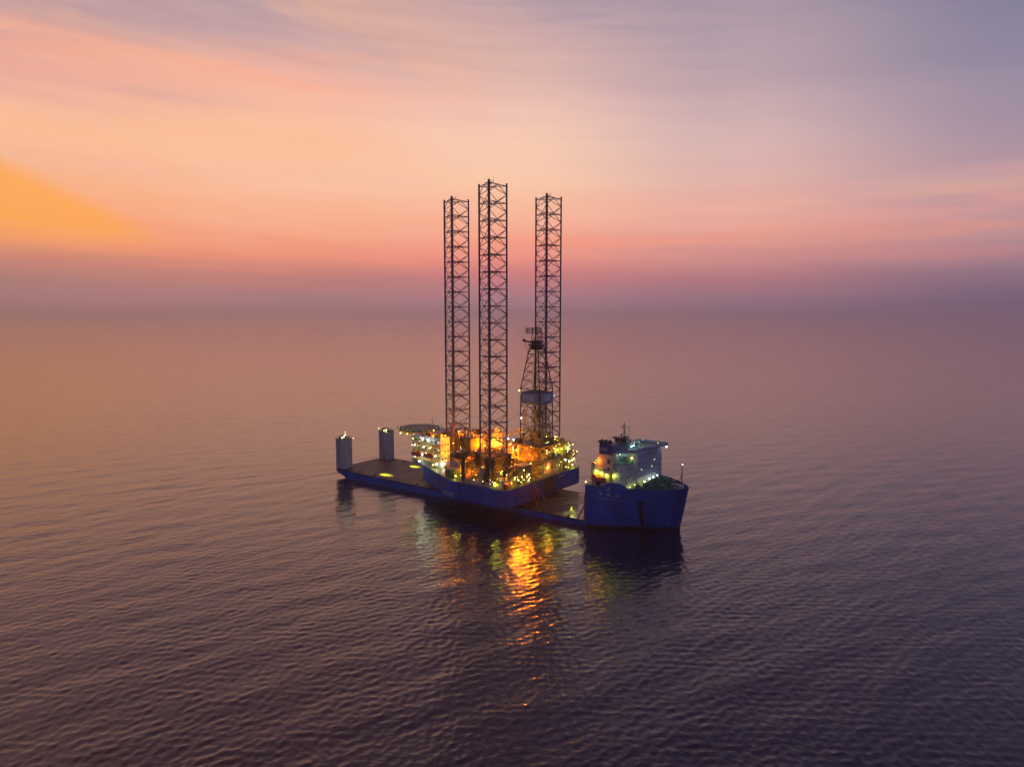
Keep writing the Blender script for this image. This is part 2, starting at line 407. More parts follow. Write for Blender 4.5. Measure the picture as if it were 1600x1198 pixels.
# decks / balconies stepping down aft
b = MB(); b.bx(2.6,9.5,-13.4,14.2,28.62,28.85); b.rail([(2.7,13.9,28.85),(2.7,-13.2,28.85),(9.4,-13.2,28.85)]); b.build('boat_deck', 'green', sup)
b = MB(); b.bx(12.3,18.8,-15.4,-7.1,31.62,31.85); b.rail([(12.4,-15.3,31.85),(18.7,-15.3,31.85),(18.7,-7.2,31.85)]); b.bx(13,15.4,-9.6,-7.4,31.86,33.9); b.build('side_deck', 'green', sup)
MB().rail([(9.3,-5.8,39.25),(15.7,-5.8,39.25),(15.7,6.8,39.25),(9.3,6.8,39.25)], close=True).build('railing','white',sup)
# funnel casing and funnel
b = MB(); b.bx(4.2,12.3,-16.6,-11.05,18.62,35.4); b.bx(3.0,8.4,-19.0,-16.62,18.62,29.4); b.bx(2.2,4.15,-19.4,-12,18.62,31.8)
fc = b.build('funnel_casing', 'cream', ship)
b = MB(); b.bx(8.45,11.4,-18.2,-16.62,18.62,27.2); b.rail([(8.5,-18.1,27.2),(11.3,-18.1,27.2)]); b.build('engine_room_vent','cream',fc)
MB().rail([(3.1,-18.9,29.4),(8.3,-18.9,29.4),(8.3,-16.7,29.4)]).build('railing','cream',fc)
MB().bx(9.4,10.9,-16.68,-16.6,31.6,33.8).build('louvre', 'steel', fc)
MB().bx(9.6,10.7,-16.68,-16.6,28.2,29.6).build('louvre', 'steel', fc)
b = MB(); b.bx(5.4,11.8,-16.6,-11.3,35.42,36.4)
fn = b.build('funnel', 'cream', ship)
b = MB(); b.prism([(5.1,-16.8),(11.8,-16.8),(12.1,-14),(11.8,-11.2),(5.1,-11.2)], 36.0, 41.0); b.build('funnel_top', 'navy', fn)
b = MB()
for k in range(3):
    u = 4.7+k*2.2
    b.add([(u-.9,-16.4,42.2),(u+1.4,-16.4,40.9),(u+1.4,-11.6,40.9),(u-.9,-11.6,42.2),(u+.6,-16.4,40.9),(u+.6,-11.6,40.9)],[(0,1,4),(3,2,5),(0,1,2,3),(0,4,5,3)])
    for q in (-15,-13): b.tube((u+.8,q,40.8),(u+.2,q,42.6),.35,7)
b.build('exhaust_pipe', 'boot', fn)
# faded oval emblem
b = MB(); n = 20
for rr_, r2_ in ((1.0,.84),):
    vs = []; 
    for i in range(n):
        a = 2*math.pi*i/n; vs += [(7.6+1.9*rr_*math.cos(a), -16.86, 38.4+.95*rr_*math.sin(a)), (7.6+1.9*r2_*math.cos(a), -16.86, 38.4+.95*r2_*math.sin(a))]
    b.add(vs, [(2*i,2*((i+1)%n),2*((i+1)%n)+1,2*i+1) for i in range(n)])
for k in range(4): b.bx(6.5+k*.6,6.9+k*.6,-16.9,-16.84,38.05,38.75)
b.build('funnel_emblem', 'marks', fn)
# radar mast house
b = MB(); b.bx(6.6,10.4,-3.4,1.8,33.5,38.4); b.bx(10.45,13,-3,2.4,35.86,37.6); b.bx(10.45,12.2,-2,1.6,37.62,39.2); mh = b.build('mast_house', 'steel', sup); mh.location.z = 3.4
b = MB(); b.bx(5.2,9.4,-3.8,-.2,38.42,38.8); b.tube((10.4,-.4,38.4),(10.4,-.4,46.4),.32,6,.16)
b.tube((10.4,-2.6,43.2),(10.4,1.8,43.2),.14,4); b.tube((10.4,-1.6,41.2),(10.4,3.2,41.2),.14,4); b.tube((9.4,-.4,44.6),(11.6,-.4,44.6),.12,4)
b.bx(9.7,10.1,-2.3,1.1,43.9,44.25); b.ball((10.4,-3.2,40.3),.6); b.tube((10.4,-3.2,38.4),(10.4,-3.2,40),.15,4)
b.tube((11.2,3.6,35.9),(11.2,3.6,43.6),.1,4); b.tube((11.2,2.2,43.4),(11.2,5.6,43.4),.06,4); b.tube((10.4,-.4,42.8),(11.2,3.6,43.2),.04,3)
for k in range(3): b.tube((10.4,-.4,40+k*1.6),(11.4,1.0,38.2),.06,3)
b.build('radar_mast', 'steel', sup).location.z = 3.4
MB().bx(7.0,7.5,-3.46,-3.41,35,37.6).build('ladder','white',sup).location.z = 3.4
MB().bx(9.0,9.6,-3.46,-3.41,34.4,37.2).build('ladder','white',sup).location.z = 3.4
for k in range(7):
    u = 16.6+(k%3)*.9; v = -6+k*2.4
    MB().tube((u,v,36.92),(u,v,37.8+.3*(k%3)),.25,7).build('roof_vent','green',sup)
# foremast
b = MB(); b.tube((40.6,.6,18.7),(40.6,.6,29.6),.3,6,.14); b.tube((40.6,-1.4,28.0),(40.6,2.6,28.0),.08,4); b.tube((40.6,-.9,23.6),(40.6,2.6,23.6),.08,4)
b.tube((40.6,.6,24),(38.8,.6,18.7),.14,5); b.tube((40.6,-1.2,28),(40.6,-1.2,29.1),.07,4); b.tube((40.6,2.3,28),(40.6,2.3,29.1),.07,4)
b.build('foremast', 'red', ship).location.z = 3.2
MB().bx(39.6,41.6,-.4,1.6,18.7,21.95).build('mast_foot','cream',ship)
lamp(ship, (40.8,.4,32.0), 'e_white', 0, .2)
# foredeck machinery: windlasses, winches, chain, vents, hatches
def winch(u, v, s=1, m='gdark'):
    b = MB(); b.tube((0,-1.8*s,1.1*s),(0,1.8*s,1.1*s),.75*s,10); 
    for q in (-1.9,-.6,.6,1.9): b.tube((0,q*s-.08,1.1*s),(0,q*s+.08,1.1*s),1.15*s,12)
    b.bx(-1.2*s,1.2*s,-2.4*s,2.4*s,0,.3*s); b.bx(.9*s,2.1*s,-1*s,1*s,.3*s,1.7*s)
    o = b.build('winch', random.choice(['gdark','green','green']), ship); o.scale = (1.25,1.25,1.35); o.location = (u,v,18.68); o.rotation_euler = (0,0,random.uniform(-.4,.4)); return o
for (u,v,s) in ((27,-8,1.2),(30.5,-3.5,1.3),(33.5,2.5,1.2),(31,8,1.2),(27,11,1.1),(25.2,3,1.2),(24.8,-2.5,1.0),(36.5,-1.5,.9),(23.3,-11.5,1)): winch(u,v,s)
for k in range(16):
    u = random.uniform(24, 37); v = random.uniform(-.8,.8)*(side_v(u,20)-2.4)
    b = MB(); h = random.uniform(1.8,4.4)
    if k % 3: b.tube((u,v,18.68),(u,v,18.68+h),.28,7); b.ball((u,v,18.68+h),.5,8,5,(1,1,.7)); nm = 'mushroom_vent'
    else: b.bx(u-.9,u+.9,v-.8,v+.8,18.68,19.4+h*.4); nm = 'hatch'
    b.build(nm, random.choice(['gdark','green','cream','steel']), ship)
# raised shelter with a white frame near the tip
b = MB(); b.bx(36.4,39.2,4.6-2.4,3.4,18.7,21.6); b.build('bosun_store','cream',ship)
# aft mooring deck clutter (near side, x 925-965)
for (u,v,dx,dy,h,m) in ((1.6,-20.2,1.4,1.2,2.4,'cream'),(6.2,-19.4,1.2,1.8,4.4,'steel'),(8.4,-19.2,1.0,1.4,3.4,'cream'),(10.0,-18.6,.9,1.2,2.6,'gdark'),(8.8,-17.5,1.5,1.2,4.8,'steel'),(13.5,-17.8,3.0,1.4,3.0,'navy')):
    b = MB(); b.bx(u-dx/2,u+dx/2,v-dy/2,v+dy/2,18.68,18.68+h); b.bx(u-dx/2-.1,u+dx/2+.1,v-dy/2-.1,v+dy/2+.1,18.68+h,18.85+h)
    b.build('deck_locker', m, ship)
b = MB(); 
for k in range(2): b.bx(11.2+k*.01,13.2,-21.2,-20.6,19.6+k*1.0,20.0+k*1.0)
b.build('mooring_roller', 'white', ship)
# ship lamps
for (p, kd, pw, sz) in (((5.0,-19.6,28.0),'e_yel',1600,.34),((7.6,-19.5,27.6),'e_yel',900,.26),((10.0,-18.8,26.6),'e_yel',900,.28),((12.8,-16.2,26.2),'e_yel',900,.28),
        ((-.2,-20.3,22.0),'e_yel',250,.32),((4.4,-18.4,33.0),'e_sod',1500,.14),
        ((19.0,-9.6,34.2),'e_yel',700,.42),((12.9,-10.0,35.4),'e_cyan',700,.22),
        ((25.2,18.8,35.9),'e_white',400,.34),((17.4,-16.8,20.4),'e_yel',250,.3),((19.6,-12.4,20.6),'e_yel',300,.22),((20.2,-8.3,21.0),'e_yel',300,.22),
        ((22.6,-2.2,21.6),'e_yel',450,.42),((23.0,3.2,22.0),'e_white',300,.3),((23.4,6.8,22.2),'e_white',300,.3),((23.8,11,22.4),'e_white',300,.28),
        ((2.6,-20.9,20.3),'e_cyan',0,.18),((6.0,-21.0,20.0),'e_cyan',0,.18),((22.5,14.0,38.4),'e_sod',0,.14)):
    lamp(ship, p, kd, pw, sz)
b = MB()
for k in range(4): b.cb((15.72,-3.4+k*1.2,39.0-.5),(.1,.8,.3))
b.build('strip_light','e_cyan',sup)
lamp(ship, (17.4,-3.5,40.6), 'e_cyan', 2200, .14)
lamp(ship, (17.4,6.5,40.6), 'e_cyan', 1800, .14)

# ================================================================== RIG
RA = R(52.51)
rig = empty('jack_up_rig', (4.96, 372.1, 0), RA,
    label='blue jack-up drilling rig with three tall lattice legs, lit orange, carried on the ship', cat='drilling rig')
HB, HT = 6.2, 15.5
def rnd(poly, r=2.0, seg=4):
    out = []; n = len(poly)
    for i in range(n):
        p0 = Vector(poly[i-1]); p = Vector(poly[i]); p1 = Vector(poly[(i+1)%n])
        a = p+(p0-p).normalized()*r; c = p+(p1-p).normalized()*r
        for k in range(seg+1):
            t = k/seg; out.append(tuple(a.lerp(p, t).lerp(p.lerp(c, t), t)))
    return out
hpoly = rnd([(-36.2,-17.2),(35.4,-17.2),(36,18),(17,60),(-17,60),(-35.6,21)], 3.2)
b = MB(); 
b.loft([[(x*.985,y*.985,HB) for x,y in hpoly],[(x,y,HB+.7) for x,y in hpoly],[(x,y,HT) for x,y in hpoly]])
b.build('hull', 'rig_blue', rig)
MB().prism([(x*.992,y*.992) for x,y in hpoly], HT, HT+.06).build('main_deck','rdeck',rig)
MB().rail([(x*.985,y*.985,HT+.06) for x,y in hpoly], close=True, r=.05, step=3).build('deck_railing','yellow',rig)
# panels, fenders and sponsons that break up the hull sides
b = MB()
for w in (-8.2, 11.0, 22): b.bx(w-.12,w+.12,-17.34,-17.16,HB+.5,HT-.1)
for n_ in (-8,4,14): b.bx(-36.36,-36.1,n_-.12,n_+.12,HB+.6,HT-.1)
b.build('hull_stiffener','rig_blue',rig)
b = MB(); b.bx(-3.4,9.6,-17.5,-17.2,HB+.8,HT-.3); b.build('hull_patch', 'steel', rig)
b = MB(); b.bx(11.2,18,-17.6,-17.2,HT-1.5,HT-1.1); b.bx(12,15,-17.6,-17.2,HT-2.1,HT-1.8); b.build('draft_mark','marks',rig)
text_mesh('COSL', 3.0, rig, 'hull_lettering', 'mark', lambda x, y: Vector((-36.0+.0, 27.0-3.0-x*1.0, 0)) if False else Vector((-35.6-.75+(max(0,(24.5-x)-17.5))*.02, 25.5-x, 7.4+y)), 1.25)

# cribbing and sea-fastening under the rig (on the carrier's deck, so parts of the ship)
S2W = Matrix.Translation(ship.location) @ Matrix.Rotation(SB-math.pi/2, 4, 'Z'); R2W = Matrix.Translation(rig.location) @ Matrix.Rotation(RA, 4, 'Z')
W2S = S2W.inverted()
first = None
for w in (-26,-16,-6,4,14,24):
    for n_ in (-12,-2,8,18,28):
        p = W2S @ (R2W @ Vector((w,n_,0)))
        if abs(p.y) > 20: continue
        if first is None:
            first = MB().bx(-3.5,3.5,-.8,.8,0,1).build('cribbing_beam','rope',ship); o = first
        else: o = inst(first, (0,0,0), ship)
        zb = dz(p.x); o.location = (p.x,p.y,zb); o.scale = (1,1,HB-zb); 
# red seafastening brackets at the rig stern
b = MB()
for w in (-14.5,-11.5):
    a = W2S @ (R2W @ Vector((w,-17.7,12.5))); f = W2S @ (R2W @ Vector((w,-22.0,0))); g = W2S @ (R2W @ Vector((w,-17.9,0)))
    f.z = dz(f.x); g.z = dz(g.x)
    b.tube(a, f, .3, 6); b.tube(a, g, .35, 6); b.tube((a+g)/2, (f+g)/2, .22, 5)
b.build('seafastening_bracket','red',ship)

# --- legs
def make_leg():
    Rr = 14.26/math.sqrt(3); ch = [Vector((Rr*math.cos(R(a)), Rr*math.sin(R(a)), 0)) for a in (90,210,330)]
    root = MB(); H = 8.64; ztop = 169.3; zs = [ztop-1.2-H*k for k in range(18)]
    Z = lambda p, z: Vector((p.x,p.y,z))
    for k, z in enumerate(zs):
        mids = []
        for i in range(3):
            a, c = ch[i], ch[(i+1)%3]; m = (a+c)/2; mids.append(m)
            root.tube(Z(a,z), Z(c,z), .21, 5)
            if k: root.tube(Z(m,z), Z(a,z+H/2), .165, 5); root.tube(Z(m,z), Z(c,z+H/2), .165, 5)
            root.tube(Z(m,z), Z(a,z-H/2), .19, 5); root.tube(Z(m,z), Z(c,z-H/2), .19, 5)
        for i in range(3): root.tube(Z(mids[i],z), Z(mids[(i+1)%3],z), .13, 4)
    leg = root.build('leg', 'leg', rig)
    for i in range(3):
        b = MB(); b.tube(Z(ch[i],HT-6), Z(ch[i],ztop+ .2), .46, 8)
        d = ch[i].normalized(); t = d.cross(Vector((0,0,1)))
        # rack plates with teeth
        p0 = ch[i]; 
        vs = []
        for s_ in (-1,1):
            b.add([Z(p0+t*s_*.30,HT-6)-d*.09, Z(p0+t*s_*.66,HT-6)-d*.09, Z(p0+t*s_*.66,HT-6)+d*.09, Z(p0+t*s_*.30,HT-6)+d*.09,
                   Z(p0+t*s_*.30,ztop)-d*.09, Z(p0+t*s_*.66,ztop)-d*.09, Z(p0+t*s_*.66,ztop)+d*.09, Z(p0+t*s_*.30,ztop)+d*.09],
                  [(0,1,5,4),(1,2,6,5),(2,3,7,6),(3,0,4,7),(4,5,6,7)])
        b.build('chord', 'leg', leg)
    b = MB(); p = ch[1]
    b.bx(p.x-1.0,p.x+2.4,p.y-1.0,p.y+1.8,ztop-1.6,ztop-1.45); b.rail([(p.x-1,p.y-1,ztop-1.45),(p.x+2.4,p.y-1,ztop-1.45),(p.x+2.4,p.y+1.8,ztop-1.45)], r=.05)
    b.tube((p.x+.4,p.y+.2,ztop),(p.x+.4,p.y+.2,ztop+1.0),.08,4); b.tube((p.x+3.6,p.y,ztop-1.2),(p.x+3.6,p.y,ztop+1.6),.06,4)
    b.build('leg_top_platform','leg',leg)
    b = MB(); q = (ch[0]*.25)
    for s_ in (0,.9): b.tube((q.x+s_,q.y,20),(q.x+s_,q.y,ztop-4),.07,4)
    b.build('riser_pipe','leg',leg)
    return leg
leg0 = make_leg()
LP = [(-25.1,0),(25.1,0),(0,47.7)]
leg0.location = (*LP[0],0)
for lp in LP[1:]:
    c = inst(leg0, (*lp,0), rig)
    for ch_ in list(leg0.children):
        d = ch_.copy(); C.objects.link(d); d.parent = c
# --- jack houses round each leg: three tall pinion cases, ties, top frame
def jack_house(lx, ly, zt):
    Rr = 14.26/math.sqrt(3); pts = [(lx+Rr*math.cos(R(a)), ly+Rr*math.sin(R(a))) for a in (90,210,330)]
    b = MB(); b.prism([(lx+(x-lx)*1.3, ly+(y-ly)*1.3) for x,y in pts], HT+.07, HT+.5)
    jh = b.build('jack_house','steel',rig)
    for (x,y) in pts:
        b = MB(); b.bx(x-1.9,x+1.9,y-1.9,y+1.9,HT+.51,HT+1.6)
        for sx in (-1.45,1.45):
            b.bx(x+sx-.5,x+sx+.5,y-1.5,y+1.5,HT+1.6,zt-1)
        b.bx(x-1.9,x+1.9,y-1.9,y+1.9,zt-1,zt-.1)
        b.build('pinion_case','steel',jh)
    b = MB()
    for (x,y) in pts:
        for zz in np.arange(HT+2.4, zt-2, 2.3):
            for sx in (-1.45,1.45):
                for sy in (-1.5,1.5): b.tube((x+sx,y+sy,zz),(x+sx,y+sy*1.45,zz),.42,8)
    b.build('jacking_motor','steel',jh)
    b = MB()
    for i in range(3):
        a = Vector((*pts[i],0)); c = Vector((*pts[(i+1)%3],0))
        for zz in (zt-1, HT+7): b.truss(a+Vector((0,0,zz)), c+Vector((0,0,zz)), 1.4, .14)
        b.tube(a+Vector((0,0,zt-1)), (a+c)/2+Vector((0,0,HT+7)), .22, 5); b.tube(c+Vector((0,0,zt-1)), (a+c)/2+Vector((0,0,HT+7)), .22, 5)
    b.build('tie_frame','yellow',jh)
    b = MB(); pl = [Vector((x,y,zt)) for x,y in pts]; cc = sum(pl, Vector())/3
    pl = [cc+(p-cc)*1.28 for p in pl]; b.rail(pl, close=True, r=.05)
    for i in range(3):
        a = pl[i]; c = pl[(i+1)%3]; ai = cc+(a-cc)*.82; ci = cc+(c-cc)*.82
        b.add([a,c,ci,ai,a-Vector((0,0,.2)),c-Vector((0,0,.2)),ci-Vector((0,0,.2)),ai-Vector((0,0,.2))],[(0,1,2,3),(4,5,6,7),(0,1,5,4),(2,3,7,6)])
    b.build('walkway','steel',jh)
    return jh
for lp in LP: jack_house(*lp, 33.0 if lp[1] > 10 else 30.4)

# --- accommodation, wrapped round the bow leg, with overhanging wings
acc = MB(); acc.bx(-17.5,-9.6,44.5,60.5,HT+.1,32.6); acc.bx(9.6,17.5,44.5,60.5,HT+.1,31.5); acc.bx(-17.5,17.5,60.55,67,17.5,32.6)
acc = acc.build('accommodation_block', 'grey', rig)
b = MB(); b.bx(-19.6,-17.55,45,65,19.0,19.3); b.bx(-19.6,-17.55,45,65,23.6,23.9); b.bx(-19.6,-17.55,45,65,28.0,28.3)
for zz in (19.3,23.9,28.3): b.rail([(-19.5,45,zz),(-19.5,65,zz)], r=.06)
b.build('balcony','yellow',acc)
b = MB()
for k,(y0,z0,y1,z1) in enumerate(((48,19.3,52,23.6),(52,23.9,48,28),(59,19.3,63,23.6),(56,28.3,60,31.6))):
    for s_ in (0,.9): b.tube((-19.9-s_,y0,z0),(-19.9-s_,y1,z1),.14,4)
    for q in range(12):
        t = q/11; b.bx(-20.8,-19.9,y0+(y1-y0)*t-.15,y0+(y1-y0)*t+.15,z0+(z1-z0)*t-.03,z0+(z1-z0)*t+.03)
b.build('staircase','yellow',acc)
wa = MB(); wa.bx(-.04,.04,-.55,.55,-.45,.45); a0 = wa.build('window','glass',acc); a1 = None
k = 0
for z in (21.2,25.8,30.1):
    for q in range(8):
        y = 46+q*2.6; loc = (-17.55,y,z); lit = (q*7+int(z)) % 5 < 2
        if k == 0: a0.location = loc
        elif lit:
            if a1 is None: a1 = wa.build('window','e_win',acc); a1.location = loc
            else: inst(a1, loc, acc)
        else: inst(a0, loc, acc)
        k += 1
for z in (20.5,24.5,28.5):
    for x in (-16,-13.6,-11.2): inst(a0, (x,44.47,z), acc, math.pi/2)
# curved overhanging skirt beneath the wing
b = MB(); rg = []
for i in range(9):
    a = math.pi/2*i/8; rg.append([(-17-4.6*math.sin(a),40+q,19.0-4.2*(1-math.cos(a))*-1-4.2+.0) for q in (14,29)])
b.loft([[(-16-.5*i,51,19-.55*i*.0-(8-i)*.5),(-16-.5*i,66.5,19-(8-i)*.5),(-15.6-.5*i,66.5,19-(8-i)*.5),(-15.6-.5*i,51,19-(8-i)*.5)] for i in range(8)])
b.build('wing_skirt','grey',acc)
# roof clutter
for k in range(14):
    x = random.choice([random.uniform(-16.5,-11), random.uniform(11,16.5)]); y = random.uniform(46,66)
    s1 = random.uniform(.8,2.2); b = MB(); b.bx(x-s1/2,x+s1/2,y-s1*.6,y+s1*.6,32.62,32.62+random.uniform(.8,2.4)); b.tube((x,y,32.6),(x+.2,y,35.4),.14,5)
    b.build('air_handling_unit', random.choice(['cream','steel','yellow']), acc)
# antenna mast
b = MB(); b.tube((-10,58,32.6),(-10,58,42.5),.16,5); b.tube((-11.2,58,39.5),(-8.8,58,39.5),.06,4); b.build('antenna_mast','steel',acc)

# --- helideck
hx, hy, hz, hr = -1.0, 77.6, 33.6, 12.6
oc = [(hx+hr/math.cos(math.pi/8)*math.cos(math.pi/8+math.pi/4*i), hy+hr/math.cos(math.pi/8)*math.sin(math.pi/8+math.pi/4*i)) for i in range(8)]
b = MB(); b.prism(oc, hz-.5, hz); hd = b.build('helideck','heli',rig)
b = MB(); n = 32
for r0, r1, zz in ((4.6,4.2,hz+.012),(10.8,10.5,hz+.012)):
    vs = []
    for i in range(n):
        a = 2*math.pi*i/n; vs += [(hx+r0*math.cos(a),hy+r0*math.sin(a),zz),(hx+r1*math.cos(a),hy+r1*math.sin(a),zz)]
    b.add(vs,[(2*i,2*((i+1)%n),2*((i+1)%n)+1,2*i+1) for i in range(n)])
b.bx(hx-1.3,hx-.8,hy-1.6,hy+1.6,hz+.005,hz+.02); b.bx(hx+.8,hx+1.3,hy-1.6,hy+1.6,hz+.005,hz+.02); b.bx(hx-.78,hx+.78,hy-.25,hy+.25,hz+.005,hz+.02)
b.build('landing_marking','mark',hd)
b = MB(); 
for i in range(8):
    a = Vector((*oc[i],hz-.1)); c = Vector((*oc[(i+1)%8],hz-.1)); cc = Vector((hx,hy,hz)); oa = a+(a-cc)*.11+Vector((0,0,.3)); oc_ = c+(c-cc)*.11+Vector((0,0,.3))
    b.tube(oa,oc_,.07,4)
    for k in range(9):
        p = a.lerp(c,k/8); q = oa.lerp(oc_,k/8); b.tube(p,q,.05,3)
    b.tube(a.lerp(oa,.5),c.lerp(oc_,.5),.04,3)
b.build('safety_net','gdark',hd)
b = MB()
for k in range(-2,3): b.truss((hx+k*5,hy-12,hz-1.6),(hx+k*5,hy+12-abs(k)*2.5,hz-1.6),1.6,.12)
for (x,y) in ((-10,67),(1,67),(9,67)):
    b.tube((x,y,20),(x,y+12,hz-2.2),.3,6); b.tube((x,y,26),(x,y+4,hz-2.2),.22,6)
b.build('support_truss','yellow',hd)
b = MB()
for i in range(8):
    for t in (0,.33,.67):
        x = oc[i][0]+(oc[(i+1)%8][0]-oc[i][0])*t; y = oc[i][1]+(oc[(i+1)%8][1]-oc[i][1])*t; b.ball((x,y,hz+.25),.13,6,4)
b.build('perimeter_light','e_grn',hd)
lamp(rig,(-12.6,82.5,31.2),'e_yel',300,.3); lamp(rig,(-12.4,77,31.2),'e_yel',300,.26); lamp(rig,(-11.8,72,31.4),'e_sod',200,.2)

# --- cranes
def crane(x, y, zped, ang, boom, drop, mast=8, m='yellow', pm='steel'):
    b = MB(); b.tube((x,y,HT),(x,y,zped),1.15,14); b.tube((x,y,zped-.5),(x,y,zped+.4),1.9,14)
    c = b.build('pedestal_crane', pm, rig)
    d = Vector((math.cos(ang),math.sin(ang),0)); s = Vector((-d.y,d.x,0)); P = lambda a, t, z: Vector((x,y,zped))+d*a+s*t+Vector((0,0,z))
    h = MB()
    def obox(a0,a1,t0,t1,z0,z1):
        h.add([P(a0,t0,z0),P(a1,t0,z0),P(a1,t1,z0),P(a0,t1,z0),P(a0,t0,z1),P(a1,t0,z1),P(a1,t1,z1),P(a0,t1,z1)],[(3,2,1,0),(4,5,6,7),(0,1,5,4),(1,2,6,5),(2,3,7,6),(3,0,4,7)])
    obox(-4,2,-1.9,1.9,.4,3.2); obox(-5.4,-4,-1.5,1.5,.6,2.6); h.build('machinery_house', m, c)
    h = MB(); obox(.4,2.8,1.95,3.7,.8,3.6); h.build('cab', 'white', c)
    h = MB(); obox(2.82,2.86,2.1,3.5,1.8,3.2); h.build('cab_window','glass',c)
    h = MB()
    for t in (-1.4,1.4):
        h.tube(P(1,t,3.2),P(-1.6,t*.5,3.2+mast),.26,6); h.tube(P(-3.6,t,3.2),P(-1.6,t*.5,3.2+mast),.2,6)
        for q in range(1,5): h.tube(P(1-2.6*q/5,t*(1-q*.1),3.2+mast*q/5),P(-3.6+2*q/5,t*(1-q*.1),3.2+mast*q/5),.09,4)
    h.tube(P(-1.6,-.7,3.2+mast),P(-1.6,.7,3.2+mast),.3,6); h.build('a_frame', m, c)
    h = MB(); tip = P(boom,0,drop); h.truss(P(2,0,1.4), tip, 2.0, .13, 2.4, .55); h.build('boom', 'red' if m=='steel' else m, c)
    h = MB()
    for t in (-.5,.5): h.tube(P(-1.6,t,3.2+mast), tip, .05, 3)
    h.tube(tip, tip-Vector((0,0,5)), .05, 3); h.cb(tip-Vector((0,0,5.4)),(.7,.7,1)); h.build('hoist_wire','steel',c)
    return c
crane(-33.2,13.2,28.4, R(-18), 34, 2.6, 10, 'steel')
crane(24.0,16.5,33.0, R(172), 30, 1.0, 11, 'yellow')

# --- cantilever and drill floor
ct = MB()
for w in (-8.6, 8.6):
    for zz in (18.4, 25.8): ct.bx(w-.55,w+.55,-20.8,22,zz-.35,zz+.35)
    for k_, y in enumerate(np.arange(-20.4,20,3.5)):
        ct.bx(w-.3,w+.3,y-.15,y+.15,18.7,25.5)
        ct.tube((w,y,18.7 if k_%2 else 25.5),(w,y+3.5,25.5 if k_%2 else 18.7),.2,5)
ct.bx(-9.2,9.2,-20.8,22,26.2,26.5)
for y in (-20.3,-12,0,12,21.5): ct.bx(-8,8,y-.3,y+.3,18.2,19.2)
cant = ct.build('cantilever','yellow',rig)
b = MB(); b.rail([(-9,22,26.5),(-9,-20.6,26.5),(9,-20.6,26.5),(9,22,26.5)], r=.06); b.build('railing','yellow',cant)
sb = MB(); 
for x in (-6.6,6.6):
    for y in (-17,-3.5): sb.bx(x-.6,x+.6,y-.6,y+.6,26.5,33.6)
    sb.tube((x,-17,26.6),(x,-3.5,33.4),.3,6); sb.tube((x,-3.5,26.6),(x,-17,33.4),.3,6)
for y in (-17,-3.5): sb.tube((-6.6,y,26.6),(6.6,y,33.4),.3,6); sb.tube((6.6,y,26.6),(-6.6,y,33.4),.3,6)
sub = sb.build('substructure','yellow',rig)
b = MB(); b.bx(-8.4,8.4,-19.2,-1.4,33.62,34.2); b.rail([(-8.3,-19.1,34.2),(8.3,-19.1,34.2),(8.3,-1.5,34.2),(-8.3,-1.5,34.2)], close=True, r=.06); b.build('drill_floor','rdeck',sub)
MB().bx(-8.2,-4.4,-18.8,-14.8,34.22,38.0).build('driller_cabin','yellow',sub)
MB().bx(-8.3,-5.4,-5,-1.8,34.22,36.8).build('store_cabin','steel',sub)
b = MB(); b.bx(4.6,8.2,-8,-2,34.22,38.6); b.bx(5,8,-18.6,-12,34.22,36.9); b.build('drawworks_house','yellow',sub)
# V-door ramp
b = MB(); b.add([(-2,-1.4,34),(2,-1.4,34),(2,9,26.6),(-2,9,26.6),(-2,-1.4,33.7),(2,-1.4,33.7),(2,9,26.4),(-2,9,26.4)],[(0,1,2,3),(4,5,6,7),(0,3,7,4),(1,2,6,5)]); b.build('pipe_ramp','steel',sub)
# --- derrick
DX, DY = 0.4, -10.2
dk = MB(); h0, h1 = 6.2, 2.6; za, zb_, zc = 34.2, 63.5, 87.0
def dh(z): return h0 if z <= zb_ else h0+(h1-h0)*(z-zb_)/(zc-zb_)
lev = [34.2,39.2,44.2,49.2,54.2,59,63.5,68.2,72.9,77.6,82.3,87]
cs = [(-1,-1),(1,-1),(1,1),(-1,1)]
P4 = lambda i, z: Vector((DX+cs[i%4][0]*dh(z), DY+cs[i%4][1]*dh(z), z))
for k in range(len(lev)-1):
    z, z2 = lev[k], lev[k+1]
    for i in range(4):
        dk.tube(P4(i,z),P4(i,z2),.3,6); dk.tube(P4(i,z2),P4(i+1,z2),.15,4)
        if not (i == 2 and k < 2):
            dk.tube(P4(i,z),(P4(i,z2)+P4(i+1,z2))/2,.13,4); dk.tube(P4(i+1,z),(P4(i,z2)+P4(i+1,z2))/2,.13,4)
der = dk.build('derrick','steel',rig)
b = MB(); ww = [(-7,-5.6),(-5.6,-7),(5.6,-7),(7,-5.6),(7,5.6),(5.6,7),(-5.6,7),(-7,5.6)]
o1 = [(DX+x,DY+y) for x,y in ww]; o2 = [(DX+x*.9,DY+y*.9) for x,y in ww]
b.loft([[(x,y,55.6) for x,y in o2],[(x,y,56.8) for x,y in o1],[(x,y,61.6) for x,y in o1]], cap=False); b.loft([[(DX+x*.97,DY+y*.97,61.6) for x,y in ww],[(DX+x*.97,DY+y*.97,56.8) for x,y in ww]], cap=False)
for r_ in (o1,):
    for i in range(8): b.tube((*r_[i],61.7),(*r_[(i+1)%8],61.7),.12,4); b.tube((*r_[i],56.8),(*r_[(i+1)%8],56.8),.1,4)
b.build('wind_wall','windwall',der)
b = MB(); b.bx(DX-7.12,DX-7.03,DY-3.6,DY+4.0,57.6,60.8); b.bx(DX-3.4,DX+3.2,DY-7.12,DY-7.03,57.6,60.8); b.build('sign_board','panel',der)
b = MB(); b.bx(DX-5.8,DX+5.8,DY-5.8,DY+5.8,56.9,57.1); b.build('racking_platform','steel',der)
b = MB(); 
